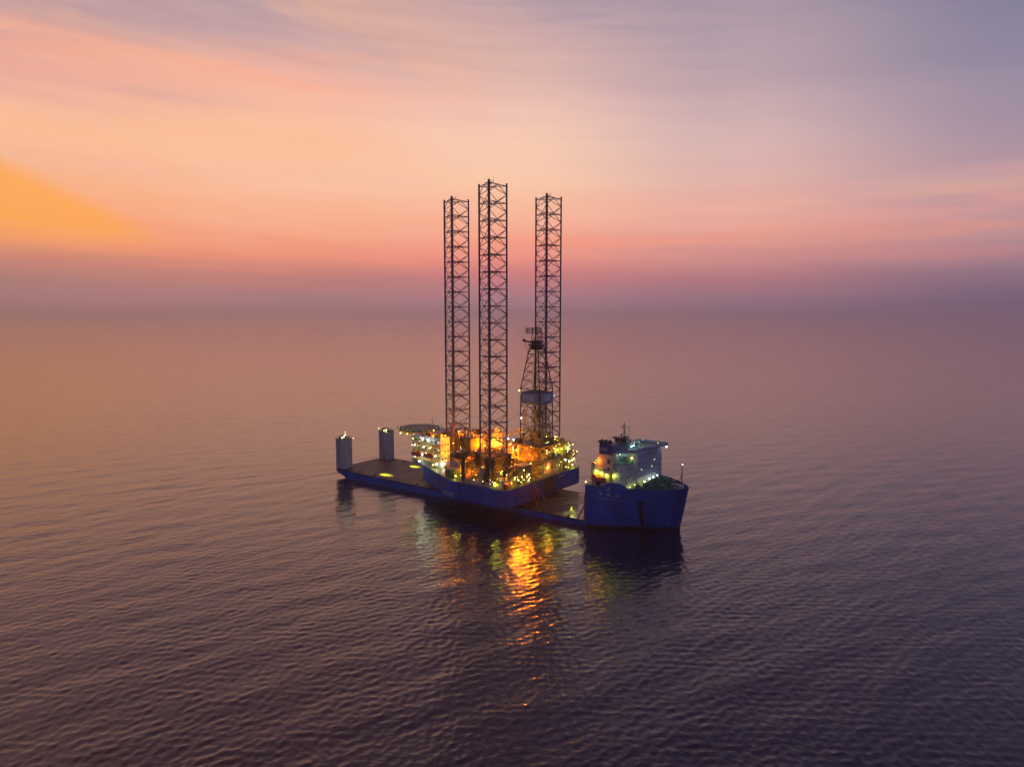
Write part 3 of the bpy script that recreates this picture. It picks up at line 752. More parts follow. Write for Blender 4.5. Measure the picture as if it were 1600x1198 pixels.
for i in range(3):
    for j in range(4): b.tube((DX+1.6+i*1.1,DY-3+j*1.2,34.3),(DX+1.5+i*1.0,DY-2.9+j*1.15,62.5),.11,4)
b.build('drill_pipe_stand','rope',der)
b = MB(); b.tube((DX-.3,DY,86.5),(DX-.3,DY,52),.06,3); b.tube((DX+.4,DY,86.5),(DX+.4,DY,52),.06,3); b.bx(DX-.9,DX+1,DY-.8,DY+.8,46,52); b.tube((DX,DY,46),(DX,DY,34),.14,5)
for s_ in (-2.2,2.2): b.tube((DX+s_,DY+5,34.3),(DX+s_,DY+4.2,64),.14,4)
b.build('travelling_block','yellow',der)
b = MB(); b.bx(DX-3.4,DX+3.4,DY-3.4,DY+3.4,87,87.5); b.bx(DX-2.6,DX+2.6,DY-1.4,DY+1.4,87.5,89.6); b.bx(DX-2.2,DX+2.2,DY-2.6,DY+2.6,84.6,86.9)
b.tube((DX-1,DY+2,88.6),(DX-1,DY+7.6,89.0),.45,6); b.ball((DX-1,DY+7.8,89.4),.9); b.tube((DX-1,DY+7,88.8),(DX-2,DY+4,80),.12,4)
b.rail([(DX-3.3,DY-3.3,87.5),(DX+3.3,DY-3.3,87.5),(DX+3.3,DY+3.3,87.5),(DX-3.3,DY+3.3,87.5)], close=True, r=.06)
b.build('crown_block','steel',der)
b = MB()
for i in range(4): b.tube((DX+cs[i][0]*2.2,DY+cs[i][1]*2.2,87.5),(DX+cs[i][0]*1.6,DY+cs[i][1]*1.6,96.2),.2,5)
for z in (90.5,93.4,96.2):
    for i in range(4): b.tube((DX+cs[i][0]*1.8,DY+cs[i][1]*1.8,z),(DX+cs[(i+1)%4][0]*1.8,DY+cs[(i+1)%4][1]*1.8,z),.14,4)
for i in range(4): b.tube((DX+cs[i][0]*2.2,DY+cs[i][1]*2.2,87.5),(DX+cs[(i+1)%4][0]*1.7,DY+cs[(i+1)%4][1]*1.7,93.4),.1,4)
b.bx(DX-2,DX+2,DY-2,DY+6.2,93.2,93.4); b.rail([(DX-2,DY+6.2,93.4),(DX-2,DY-2,93.4),(DX+2,DY-2,93.4),(DX+2,DY+6.2,93.4)], close=True, h=2.7, r=.09, step=.7)
b.tube((DX,DY,96.2),(DX,DY,98.6),.07,4)
b.build('gin_pole_frame','steel',der)
b = MB()
for t in (0,.5): b.tube((DX-6.6,DY-2+t,34.3),(DX-6.6,DY-2+t,56),.06,4)
for s_ in (-1,1):
    b.tube((DX-3.4+s_*2.6,DY-5.6,34.4),(DX-3.4,DY-5.2,55.6),.22,5); b.tube((DX+2.6+s_*2.0,DY-6.6,34.4),(DX+2.6,DY-6,50),.16,5)
b.build('mud_line','steel',der)
lamp(rig,(DX-6.9,DY+6.6,62.8),'e_yel',400,.36)
lamp(rig,(DX+6.9,DY-6.9,59.5),'e_cyan',60,.16)
lamp(rig,(DX-5,DY+6.8,47.6),'e_white',900,.42)

# --- deck houses, tanks, pipe racks and machinery over the main deck
def house(x0,x1,y0,y1,z0,z1,m='cream',name='deck_house', wins=0):
    b = MB(); b.bx(x0,x1,y0,y1,z0,z1); b.mat(1)
    for k in range(int((y1-y0)/1.6)): b.bx(x0-.08,x0-.0,y0+.6+k*1.6,y0+.75+k*1.6,z0,z1)
    for k in range(int((x1-x0)/1.6)): b.bx(x0+.6+k*1.6,x0+.75+k*1.6,y0-.08,y0-.0,z0,z1)
    b.bx(x0-.3,x1+.3,y0-.3,y1+.3,z1,z1+.18)
    o = b.build(name, [m,'steel' if m!='steel' else 'cream'], rig)
    MB().rail([(x0,y0,z1+.18),(x1,y0,z1+.18),(x1,y1,z1+.18),(x0,y1,z1+.18)], close=True, r=.05).build('railing','yellow',o)
    d = MB(); d.bx(x0-.12,x0-.09,y0+1.9,y0+2.9,z0+.2,z0+2.3); d.bx(x0-.12,x0-.09,y1-2.4,y1-1.6,z1-2.2,z1-1.2); d.build('door','steel',o)
    return o
house(-13,0,25.5,34.5,HT+.06,33.8,'yellow'); house(3,14,24,33,HT+.06,34.4,'cream'); house(17,24,20,30,HT+.06,27,'cream')
house(-20,-13.5,24,33,HT+.06,22,'yellow'); house(-32,-27,20,27,HT+.06,20.5,'steel'); house(-15.5,-10.5,-2,14,HT+.06,22.5,'cream')
house(23.5,31,-13,-7.5,HT+.06,20.5,'yellow'); house(26,33,8,15,HT+.06,24,'cream'); house(11.5,17,-16,-8,HT+.06,21,'cream')
house(-19.5,-12.5,-16.2,-11,HT+.06,25.2,'steel')
house(-8,7,35.5,39,HT+.06,35.5,'yellow')
# blue-grey mezzanine deck between the legs (the dark horizontal band)
b = MB(); b.bx(-22,-9.4,3.5,33,26.4,26.9); b.truss((-22,3.5,25.4),(-22,33,25.4),1.8,.16); b.truss((-22,3.5,25.4),(-9.6,3.5,25.4),1.8,.16)
for x,y in ((-21.6,4),(-21.6,13),(-21.6,22),(-21.6,32),(-10,4),(-10,22)): b.tube((x,y,HT),(x,y,26.4),.32,6)
mz = b.build('mezzanine_deck','steel',rig)
MB().rail([(-9.5,3.6,26.9),(-21.9,3.6,26.9),(-21.9,32.9,26.9)], r=.06).build('railing','yellow',mz)
b = MB(); b.bx(9.6,31,-16.6,-3,24.6,25.0); b.truss((9.6,-16.6,23.8),(31,-16.6,23.8),1.4,.15); b.truss((10,-3,23.8),(31,-3,23.8),1.4,.15)
for x in (11,17,24,30.5): b.tube((x,-16.4,HT),(x,-16.4,24.6),.26,6)
mz = b.build('mezzanine_deck','yellow',rig)
MB().rail([(9.7,-16.5,25),(30.9,-16.5,25),(30.9,-3,25)], r=.06).build('railing','yellow',mz)
b = MB(); b.bx(10,29,-14,-5,30.0,30.3)
for x in (10.5,19,28.5):
    for y in (-13.6,-5.4): b.tube((x,y,25),(x,y,30),.2,5)
b.truss((10,-14,29.4),(29,-14,29.4),1.0,.1); mz = b.build('mezzanine_deck','yellow',rig)
MB().rail([(10,-13.9,30.3),(28.9,-13.9,30.3),(28.9,-5.1,30.3)], r=.06).build('railing','yellow',mz)

def tank(x,y,z,r,h,m='cream'):
    b = MB(); b.tube((x,y,z),(x,y,z+h),r,14); b.ball((x,y,z+h),r,12,6,(1,1,.4))
    for k in range(3): b.tube((x,y,z+h*(.2+.3*k)),(x,y,z+h*(.2+.3*k)+.15),r+.06,14)
    b.tube((x+r+.2,y,z),(x+r+.2,y,z+h),.09,4); return b.build('storage_tank', m, rig)
for (x,y,z,r,h,m) in ((-30,-2,HT,1.6,8,'cream'),(-30,3,HT,1.6,8,'cream'),(-26.5,-14,HT,1.2,5.5,'yellow'),(-13.5,16,HT,1.5,9,'cream'),(-17,18,HT,1.5,9,'steel'),
      (13,-12.5,25,1.5,4.6,'cream'),(17,-12,25,1.5,4.2,'cream'),(21,-12.4,25,1.3,4.6,'yellow'),(26,-12,25,1.5,4,'white'),(14,-9,30.3,.9,7.6,'yellow'),(20,-9,30.3,1.1,3,'yellow'),
      (25.5,-10,30.3,1.2,2.6,'cream'),(31.5,-12,HT,1.3,6.5,'yellow'),(29.5,0,HT,1.6,9.5,'cream'),(-6,38,HT,1.7,11,'cream'),(8,37,HT,1.7,12,'yellow'),(16,36,HT,1.7,12,'cream'),
      (-24,26,HT,1.3,7,'cream'),(-28.5,14,HT,1.4,6,'yellow'),(-32.5,-12.5,HT,1.0,4,'cream')):
    tank(x,y,z,r,h,m)
# pipe rack on the cantilever
b = MB()
for k in range(16):
    for j in range(2): b.tube((-7.4+k*.62,4+random.random(),26.75+j*.42),(-7.4+k*.62,20+random.random(),26.75+j*.42),.17,5)
b.build('drill_pipe_rack','rope',cant)
b = MB()
for k in range(10): b.tube((1+.1+k*.75,-1+random.random(),26.8),(1.1+k*.75,3.4,26.8),.3,6)
b.build('casing_pipe','rope',cant)
# random pipework, skids, small platforms
def free(x, y):
    if abs(x) > 33 or y < -15.6 or y > 58: return False
    if y > 18 and abs(x) > 35.6-(y-18)*.44-2.5: return False
    for lx, ly in LP:
        if (x-lx)**2+(y-ly)**2 < 60: return False
    return True
cnt = 0
while cnt < 135:
    x = random.uniform(-34,33); y = random.uniform(-15,40)
    if cnt < 60: x = random.uniform(-34,-8); y = random.uniform(-15,26)
    if not free(x,y): continue
    b = MB(); z0 = HT+.06; t = cnt % 5; s1 = random.uniform(.8,1.8)
    if t == 0:
        b.bx(x-s1,x+s1,y-s1*.7,y+s1*.7,z0,z0+.4); b.tube((x-s1*.8,y,z0+1.1),(x+s1*.6,y,z0+1.1),.6,9); b.tube((x+s1*.6,y,z0+1.1),(x+s1*.6,y,z0+3.5),.2,6); nm = 'pump_skid'
    elif t == 1:
        h = random.uniform(2,5); b.bx(x-s1*.6,x+s1*.6,y-s1*.5,y+s1*.5,z0,z0+h); b.bx(x-s1*.7,x+s1*.7,y-s1*.6,y+s1*.6,z0+h,z0+h+.2); b.bx(x-s1*.65,x-s1*.6,y-.3,y+.3,z0+.3,z0+h-.4); nm = 'equipment_cabinet'
    elif t == 2:
        h = random.uniform(3,9); dx = random.uniform(-5,5)
        for q in range(4):
            b.tube((x+q*.4,y,z0),(x+q*.4,y,z0+h-q*.3),.12,5); b.tube((x+q*.4,y,z0+h-q*.3),(x+q*.4+dx,y+.3,z0+h-q*.3),.12,5)
        nm = 'pipework'
    elif t == 3:
        h = random.uniform(3,7)
        for qx in (-s1,s1):
            for qy in (-s1,s1): b.tube((x+qx,y+qy,z0),(x+qx,y+qy,z0+h),.12,4)
            b.tube((x+qx,y-s1,z0),(x+qx,y+s1,z0+h),.09,4)
        b.bx(x-s1-.2,x+s1+.2,y-s1-.2,y+s1+.2,z0+h,z0+h+.15); b.rail([(x-s1,y-s1,z0+h+.15),(x+s1,y-s1,z0+h+.15),(x+s1,y+s1,z0+h+.15),(x-s1,y+s1,z0+h+.15)], close=True, r=.05)
        b.bx(x-s1*.5,x+s1*.4,y-s1*.4,y+s1*.4,z0+h+.15,z0+h+1.3); nm = 'access_platform'
    else:
        h = random.uniform(2,4); b.tube((x,y,z0),(x,y,z0+h),.4,8); b.tube((x,y,z0+h),(x+.9,y,z0+h+.5),.4,8,.65); nm = 'air_vent'
    b.build(nm, random.choice(['cream','yellow','yellow','cream','steel','white']), rig); cnt += 1
# small stuff standing on the roofs and mezzanines
for k in range(90):
    reg = random.choice([(-21,-10.5,5,32,26.92),(10.5,30,-16,-4,25.02),(-12,-1,27,34,34.0),(4,13,25,32,34.6),(10.5,28,-13,-6,30.32),(-8,8,-20.3,-19.6,26.52),(-8,-4.5,-1,3,26.52)])
    x = random.uniform(reg[0],reg[1]); y = random.uniform(reg[2],reg[3]); z0 = reg[4]; s1 = random.uniform(.4,1.2); h = random.uniform(.8,2.8)
    b = MB()
    if k % 2: b.bx(x-s1,x+s1,y-s1*.7,y+s1*.7,z0,z0+h); b.tube((x,y,z0+h),(x,y,z0+h+1.2),.12,5); b.bx(x-s1-.05,x+s1+.05,y-s1*.7-.05,y+s1*.7+.05,z0+h*.6,z0+h*.6+.12); nm = 'equipment_box'
    else: b.tube((x-s1*1.4,y,z0+.6),(x+s1*1.4,y,z0+.6),.5,8); b.tube((x,y,z0),(x,y,z0+h+.6),.15,5); b.bx(x-s1,x+s1,y-.3,y+.3,z0,z0+.3); nm = 'pressure_vessel'
    b.build(nm, random.choice(['cream','yellow','steel','white']), rig)
# long catwalk rails & vertical pipes along the stern edge of the deck
b = MB()
for k in range(22):
    w = -9+k*.72+random.random()*.2; b.tube((w,-21.1,18.2),(w,-21.1,26.2),.14,4)
b.build('hanging_pipe','cream',cant)
b = MB()
for w in (-33,-30.5,-20.6,-19): b.tube((w,-16.4,HT),(w,-16.4,random.uniform(20,25)),.16,5)
for k in range(6): b.tube((-20+k*.35,-16,HT+.5+k*.35),(9,-16.2,HT+.5+k*.35),.13,5)
b.build('pipe_run','cream',rig)
b = MB()
for k in range(8): b.tube((-35+.3*k,-14,HT+.4+.25*k),(-35+.3*k,18,HT+.4+.25*k),.11,5)
b.build('pipe_run','cream',rig)
for (x,y,h,w_) in ((-30.5,8.5,9,1.6),(-34,-2,6,1.2),(-17.5,-9,13,1.8),(-9.6,9.5,14,1.6),(-24.5,19.5,11,1.6),(-12,3,16,1.5),(20,-16,12,1.4),(33,-5,9,1.4),(30,4,12,1.5),(8.2,-16.2,9,1.4),(16,8,17,1.6),(2,16,18,1.6)):
    b = MB(); b.truss((x,y,HT),(x,y,HT+h),w_,.14,1.7); b.bx(x-w_*.6,x+w_*.6,y-w_*.6,y+w_*.6,HT+h,HT+h+.2); b.tube((x,y,HT+h),(x,y,HT+h+2.4),.1,5)
    b.build('lattice_post', random.choice(['steel','steel','yellow']), rig)
for (p,q,w_) in (((-31,10,24.5),(-10,10,27.5),1.3),((-19,-9,27.6),(-9,9.5,29),1.1),((-30,-14,19.5),(-18,-14,24),1.0),((9.8,-16.9,24.4),(9.8,-3,28),1.0),((12,-5.5,33.4),(29,-5.5,31.6),1.0)):
    b = MB(); b.truss(p,q,w_,.13,1.5); b.build('lattice_beam','steel',rig)
# stair towers
def stair(x,y,z0,z1,dirn):
    b = MB(); z = z0; k = 0
    while z < z1-1:
        zz = min(z+3, z1); a = 0 if k%2==0 else 3.2; c = 3.2-a
        for s_ in (0,.8):
            p = Vector((x+s_,y+a,z)) if dirn else Vector((x+a,y+s_,z)); q = Vector((x+s_,y+c,zz)) if dirn else Vector((x+c,y+s_,zz)); b.tube(p,q,.1,4); b.tube(p+Vector((0,0,1)),q+Vector((0,0,1)),.05,3)
        z = zz; k += 1
    for qx,qy in ((0,-.6),(.8,-.6),(0,3.8),(.8,3.8)):
        X,Y = (x+qx,y+qy) if dirn else (x+qy,y+qx); b.tube((X,Y,z0),(X,Y,z1+1),.1,4)
    return b.build('staircase','yellow',rig)
stair(-22.9,8,HT,26.4,1); stair(-10,-17,HT,26,0); stair(5,-3,26.5,34,1); stair(31.2,-10,HT,25,1); stair(-13.2,20,HT,26,0); stair(-9.6,-13,26.5,34,1)

# --- rig lamps
def L(x,y,z,k,p,s=.36,**kw): return lamp(rig,(x,y,z),k,p,s,**kw)
# accommodation side, cool white and yellow-green
for (y,z,k,p,s) in ((43.5,18.4,'e_white',1500,.55),(47,17.6,'e_yel',900,.34),(53,19.0+3.9,'e_white',1600,.42),(58,22.6,'e_white',1600,.45),(63.5,22.8,'e_white',1200,.42),(49,27.4,'e_yel',900,.32),
        (56,27.3,'e_white',1200,.36),(66,27.2,'e_yel',800,.3),(45,22.8,'e_yel',900,.36),(61,18.4,'e_white',1300,.45),(52,31.6,'e_white',1300,.5),(57,32.0,'e_white',900,.45),(67,31.2,'e_yel',400,.3)):
    L(-20.6,44.6+(y-43.5)*.8,z,k,p*.3,s)
L(-16.5,42.8,18.2,'e_white',800,.5); L(-13,41.5,24,'e_sod',1300,.25); L(-11,40.5,29.6,'e_sod',1300,.25); L(-15,43,34.4,'e_sod',1100,.25); L(-12,55,35.6,'e_sod',1800,.3); L(-19,39,21,'e_yel',900,.3)
# orange heart of the rig
for (x,y,z,p,s) in ((-16,15,24.6,4200,.25),(-16,27,24.8,4200,.25),(-12,35.0,29,2500,.2),(-5,22,29.5,4200,.25),(6,21.5,30.5,3000,.25),(-6,23,35.8,3000,.2),(8,22,36.4,3000,.2),(-9,38,36.4,2500,.2),(-13,-6,24,3200,.25),(-18,-13,22,3000,.25),(-27,-11,21.5,2600,.25),
        (-23,10.5,22,3200,.25),(-30,9.5,21,2200,.2),(-26,19,20,2200,.2),(-4,12,31.5,3000,.25),(-7.2,0,31.5,3000,.3),(-10.6,-5,31.0,2200,.35),(-10.6,-2.4,31.0,1500,.35),(0,-7,31.5,1500,.2),(14,18,28,3000,.25),(-26,1,27.5,2600,.2),(-6,36,30,2800,.2),(4,40,27,2500,.2),(10,1,30.5,1200,.2),(-5,-21.6,23.5,1500,.2)):
    L(x,y,z,'e_sod',p*(.4 if x < -22 else 1.1),s)
# yellow-green lamps on the stern quarter
for (x,y,z,k,p,s) in ((-6,-17.9,36.6,'e_yel',2200,.5),(-3.8,-20.0,31.4,'e_yel',1200,.3),(4,-19.5,31.5,'e_yel',1500,.3),(13,-15.5,28.6,'e_yel',1500,.3),(18,-15,28.4,'e_yel',1600,.3),(24,-15,28.5,'e_yel',1500,.3),(29,-13,28.5,'e_white',900,.3),
        (14,-17.0,22,'e_yel',1500,.34),(19,-17.0,22.3,'e_white',1400,.36),(23,-17.0,20.8,'e_white',1500,.4),(28,-17.0,21.4,'e_yel',1300,.34),(31.6,-15.2,23.6,'e_white',800,.34),(33,-13,19.4,'e_yel',1000,.34),(26,-17.1,18.2,'e_yel',900,.34),(20,-16.9,18,'e_yel',700,.25),
        (16,-8,35.2,'e_yel',1200,.3),(22,-8,34.0,'e_yel',900,.3),(3,-16,20.4,'e_yel',1400,.22),(9.8,-17.0,20.6,'e_yel',1400,.26),(-1.5,-17.0,19,'e_yel',800,.2),
        (-15.5,-16.8,20.4,'e_yel',1100,.42),(-15.8,-16.8,17.2,'e_yel',900,.3),(-33.5,18.5,17.9,'e_yel',700,.34),(-24,16.5,18.4,'e_yel',900,.36),(-29,-15.6,18.4,'e_yel',1500,.22),(-22,-16.6,17.6,'e_yel',1200,.22),(-34,-9,18.6,'e_yel',800,.2),
        (9,21,29,'e_yel',2500,.5),(2.5,11,33.6,'e_white',600,.42),(2.5,7,33.4,'e_white',500,.4),(-35.4,14.6,30.6,'e_white',500,.36),(-35.0,12.2,30.8,'e_white',500,.36)):
    L(x,y,z,k,p*(.2 if y < -16.4 or (x < -20 and y < -12) else .7 if y < -14 else 1.5),s)
L(-27,-8,23,'e_yel',500,.2); L(-27,5,23.5,'e_yel',500,.2); L(-14,-8,21.5,'e_yel',700,.2); L(4,-12,23,'e_yel',900,.2); L(18,-4,22,'e_yel',1200,.2); L(28,-5,22,'e_yel',1200,.2); L(20,8,30,'e_yel',900,.2)
# small deck lamps strung along rails, stairs and edges
for k in range(72):
    reg = ((10,31,-17.2,-16.9,17,30),(10,31,-17.2,-5,25.8,33),(-35,-33,-14,22,17,21),(-8,9,-19.5,-18.8,27,39),(-22,-9,3,32,27.4,30),(-20.4,-18,45,66,18,33),(-30,-12,-16.6,-15.8,17,21),(9,12,-3,18,17,33))[k%8]
    lamp(rig,(random.uniform(reg[0],reg[1]),random.uniform(reg[2],reg[3]),random.uniform(reg[4],reg[5])),('e_yel','e_yel','e_sod','e_yel','e_sod','e_white','e_yel','e_sod')[k%8],0,random.uniform(.13,.24),name='deck_lamp')
# floodlights on the stern quarter that shine outboard over the sea
for (x,y,z) in ((-16,-18.2,26.5),(-26,-17.9,19.5),(-21.5,-18.0,24),(-29,-17.9,21.5),(-19,-18.1,20)):
    w = Vector((x,y,z)); L(x,y,z,'e_sod',9000,.3,aim=(x-60,y-95,-20),spot=95,blend=.6)

# ================================================================== things standing on the ship / rig
def lifeboat(name, label, parent_frame, loc, rz, cat='lifeboat', L_=8.4):
    root = empty(name, parent_frame @ Vector(loc), rz, label=label, cat=cat)
    b = MB(); rings = []
    for i in range(11):
        t = i/10*2-1; w = 1.45*math.sqrt(max(0.02, 1-abs(t)**3.2)); x = t*L_/2
        rings.append([(x, w*math.cos(a)*(1 if math.sin(a) > 0 else .92), .1+ (1.5 if math.sin(a) > 0 else 1.35)*math.sin(a)*(.55+.45*w/1.45)) for a in [2*math.pi*k/12 for k in range(12)]])
    b.loft(rings); b.build('boat_hull','orange',root,True)
    b = MB(); b.bx(-L_*.36,-L_*.14,-.7,.7,1.4,2.1); b.build('cockpit','orange',root)
    b = MB(); b.tube((-L_/2+.3,0,.35),(L_/2-.3,0,.35),1.5,4,.2) if False else b.bx(-L_*.4,L_*.4,-1.5,-1.42,.05,.2); b.bx(-L_*.4,L_*.4,1.42,1.5,.05,.2); b.build('grab_line','white',root)
    b = MB()
    for k in range(3): b.bx(-L_*.3+.25,-L_*.18,-.72+.0,-.705,1.6,1.95)
    b.bx(-L_*.141,-L_*.138,-.5,.5,1.6,1.95); b.build('window','glass',root)
    return root
lifeboat('lifeboat','dark red enclosed lifeboat beneath the cream funnel casing on the bow block', S2W, (6.6,-20.4,24.0), SB-math.pi/2)
b = MB()
for u in (3.8,9.4): b.tube((u,-19.2,18.7),(u,-19.2,26.6),.2,5); b.tube((u,-19.2,26.6),(u,-20.6,26.9),.18,5); b.tube((u,-20.4,26.8),(u,-20.4,25.4),.05,3); b.bx(u-.3,u+.3,-21,-19.0,21.6,22.3); b.bx(u-.2,u+.2,-20.6,-20.2,18.7,21.6)
b.build('davit','cream',ship)
lifeboat('lifeboat','orange lifeboat hanging beside the lit accommodation block near its aft corner', R2W, (-22.0,50.0,22.6), RA+math.pi/2, L_=8)
lifeboat('lifeboat','dark red lifeboat hanging at the outer end of the accommodation block below the helideck', R2W, (-22.0,59.6,22.6), RA+math.pi/2, L_=8)
b = MB()
for y in (47.6,52.4,57.2,62): b.tube((-17.5,y,27.2),(-22,y,27.6),.2,5); b.tube((-17.5,y,24.4),(-20.5,y,27.4),.14,5); b.tube((-22,y,27.6),(-22,y,24),.05,3)
b.build('davit','yellow',acc)
# gangway from the rig's stern down to the carrier's deck
g0 = R2W @ Vector((-13.0,-18.0,HT+.2)); gs = ship.matrix_world
end = W2S @ (R2W @ Vector((-13.2,-29.5,0))); end.z = dz(end.x)+.1; g1 = S2W @ end
gw = empty('gangway', g1, 0, label='sloping metal gangway leaning from the rig stern down to the carrier deck', cat='gangway')
d = g0-g1; s = Vector((-d.y,d.x,0)).normalized()*.75
b = MB()
b.add([s*1,-s,d-s,d+s,s-Vector((0,0,.25)),-s-Vector((0,0,.25)),d-s-Vector((0,0,.25)),d+s-Vector((0,0,.25))],[(0,1,2,3),(7,6,5,4),(0,3,7,4),(1,2,6,5),(0,1,5,4),(2,3,7,6)]); b.build('walkway','rope',gw)
b = MB()
for q in (s,-s):
    for h in (.6,1.15): b.tube(q+Vector((0,0,h)),d+q+Vector((0,0,h)),.06,4)
    for k in range(11): p = d*(k/10)+q; b.tube(p,p+Vector((0,0,1.15)),.05,4)
b.build('handrail','steel',gw)
# second ladder at the rig bow
p = R2W @ Vector((-17.5,60.2,0)); q = W2S @ p; q.z = dz(q.x); p = S2W @ q
lad = MB(); dd = Vector((3.2,-.6,11))
for s_ in (Vector((0,0,0)),Vector((.5,.7,0))): lad.tube(s_,dd+s_,.1,4)
for k in range(24): lad.tube(dd*(k/24),dd*(k/24)+Vector((.5,.7,0)),.05,3)
lo = lad.build('access_ladder','steel'); lo.location = p; tag(lo,'thin steel ladder leaning from carrier deck to the rig bow corner','ladder')
# flag on the funnel
fr = empty('flag', S2W @ Vector((12.6,-11.2,42.0)), SB-math.pi/2, label='small dark red flag flying behind the navy funnel top', cat='flag')
vs = []; nx = 8
for i in range(nx+1):
    for j in (0,1): vs.append((i*.28,.14*math.sin(i*.9),.4+j*1.1-.03*i))
fl = MB(); fl.add(vs,[(2*i,2*i+2,2*i+3,2*i+1) for i in range(nx)]); fl.build('flag_cloth','red',fr)
MB().tube((0,0,-6.6),(0,0,1.7),.05,5).build('flag_pole','steel',fr)
# cargo containers on the rig
def container(x,y,z,rz,m,label):
    r_ = empty('cargo_container', R2W @ Vector((x,y,z)), RA+rz, label=label, cat='container', group='containers on the rig deck')
    b = MB(); b.bx(-3,3,-1.2,1.2,.12,2.5)
    for k in range(15): b.bx(-2.85+k*.4,-2.7+k*.4,-1.25,-1.2,.25,2.4); b.bx(-2.85+k*.4,-2.7+k*.4,1.2,1.25,.25,2.4)
    b.build('body',m,r_)
    b = MB()
    for sx in (-3,3):
        for sy in (-1.2,1.2): b.bx(sx-.1,sx+.1,sy-.1,sy+.1,0,2.62)
    b.build('corner_post','steel',r_); 
    b = MB(); b.bx(-3.06,-3.0,-1.05,-.03,.25,2.4); b.bx(-3.06,-3.0,.03,1.05,.25,2.4); b.build('door',m,r_)
container(-33.0,-5,HT+.08,math.pi/2,'white','white container on the near edge of the rig deck left of the centre leg foot')
container(-29.6,-13.2,HT+.08,0.1,'orange','orange container at the near stern corner of the rig deck')
container(24.5,-14.6,25.05,0,'white','white container on the upper stern platform right of the derrick')

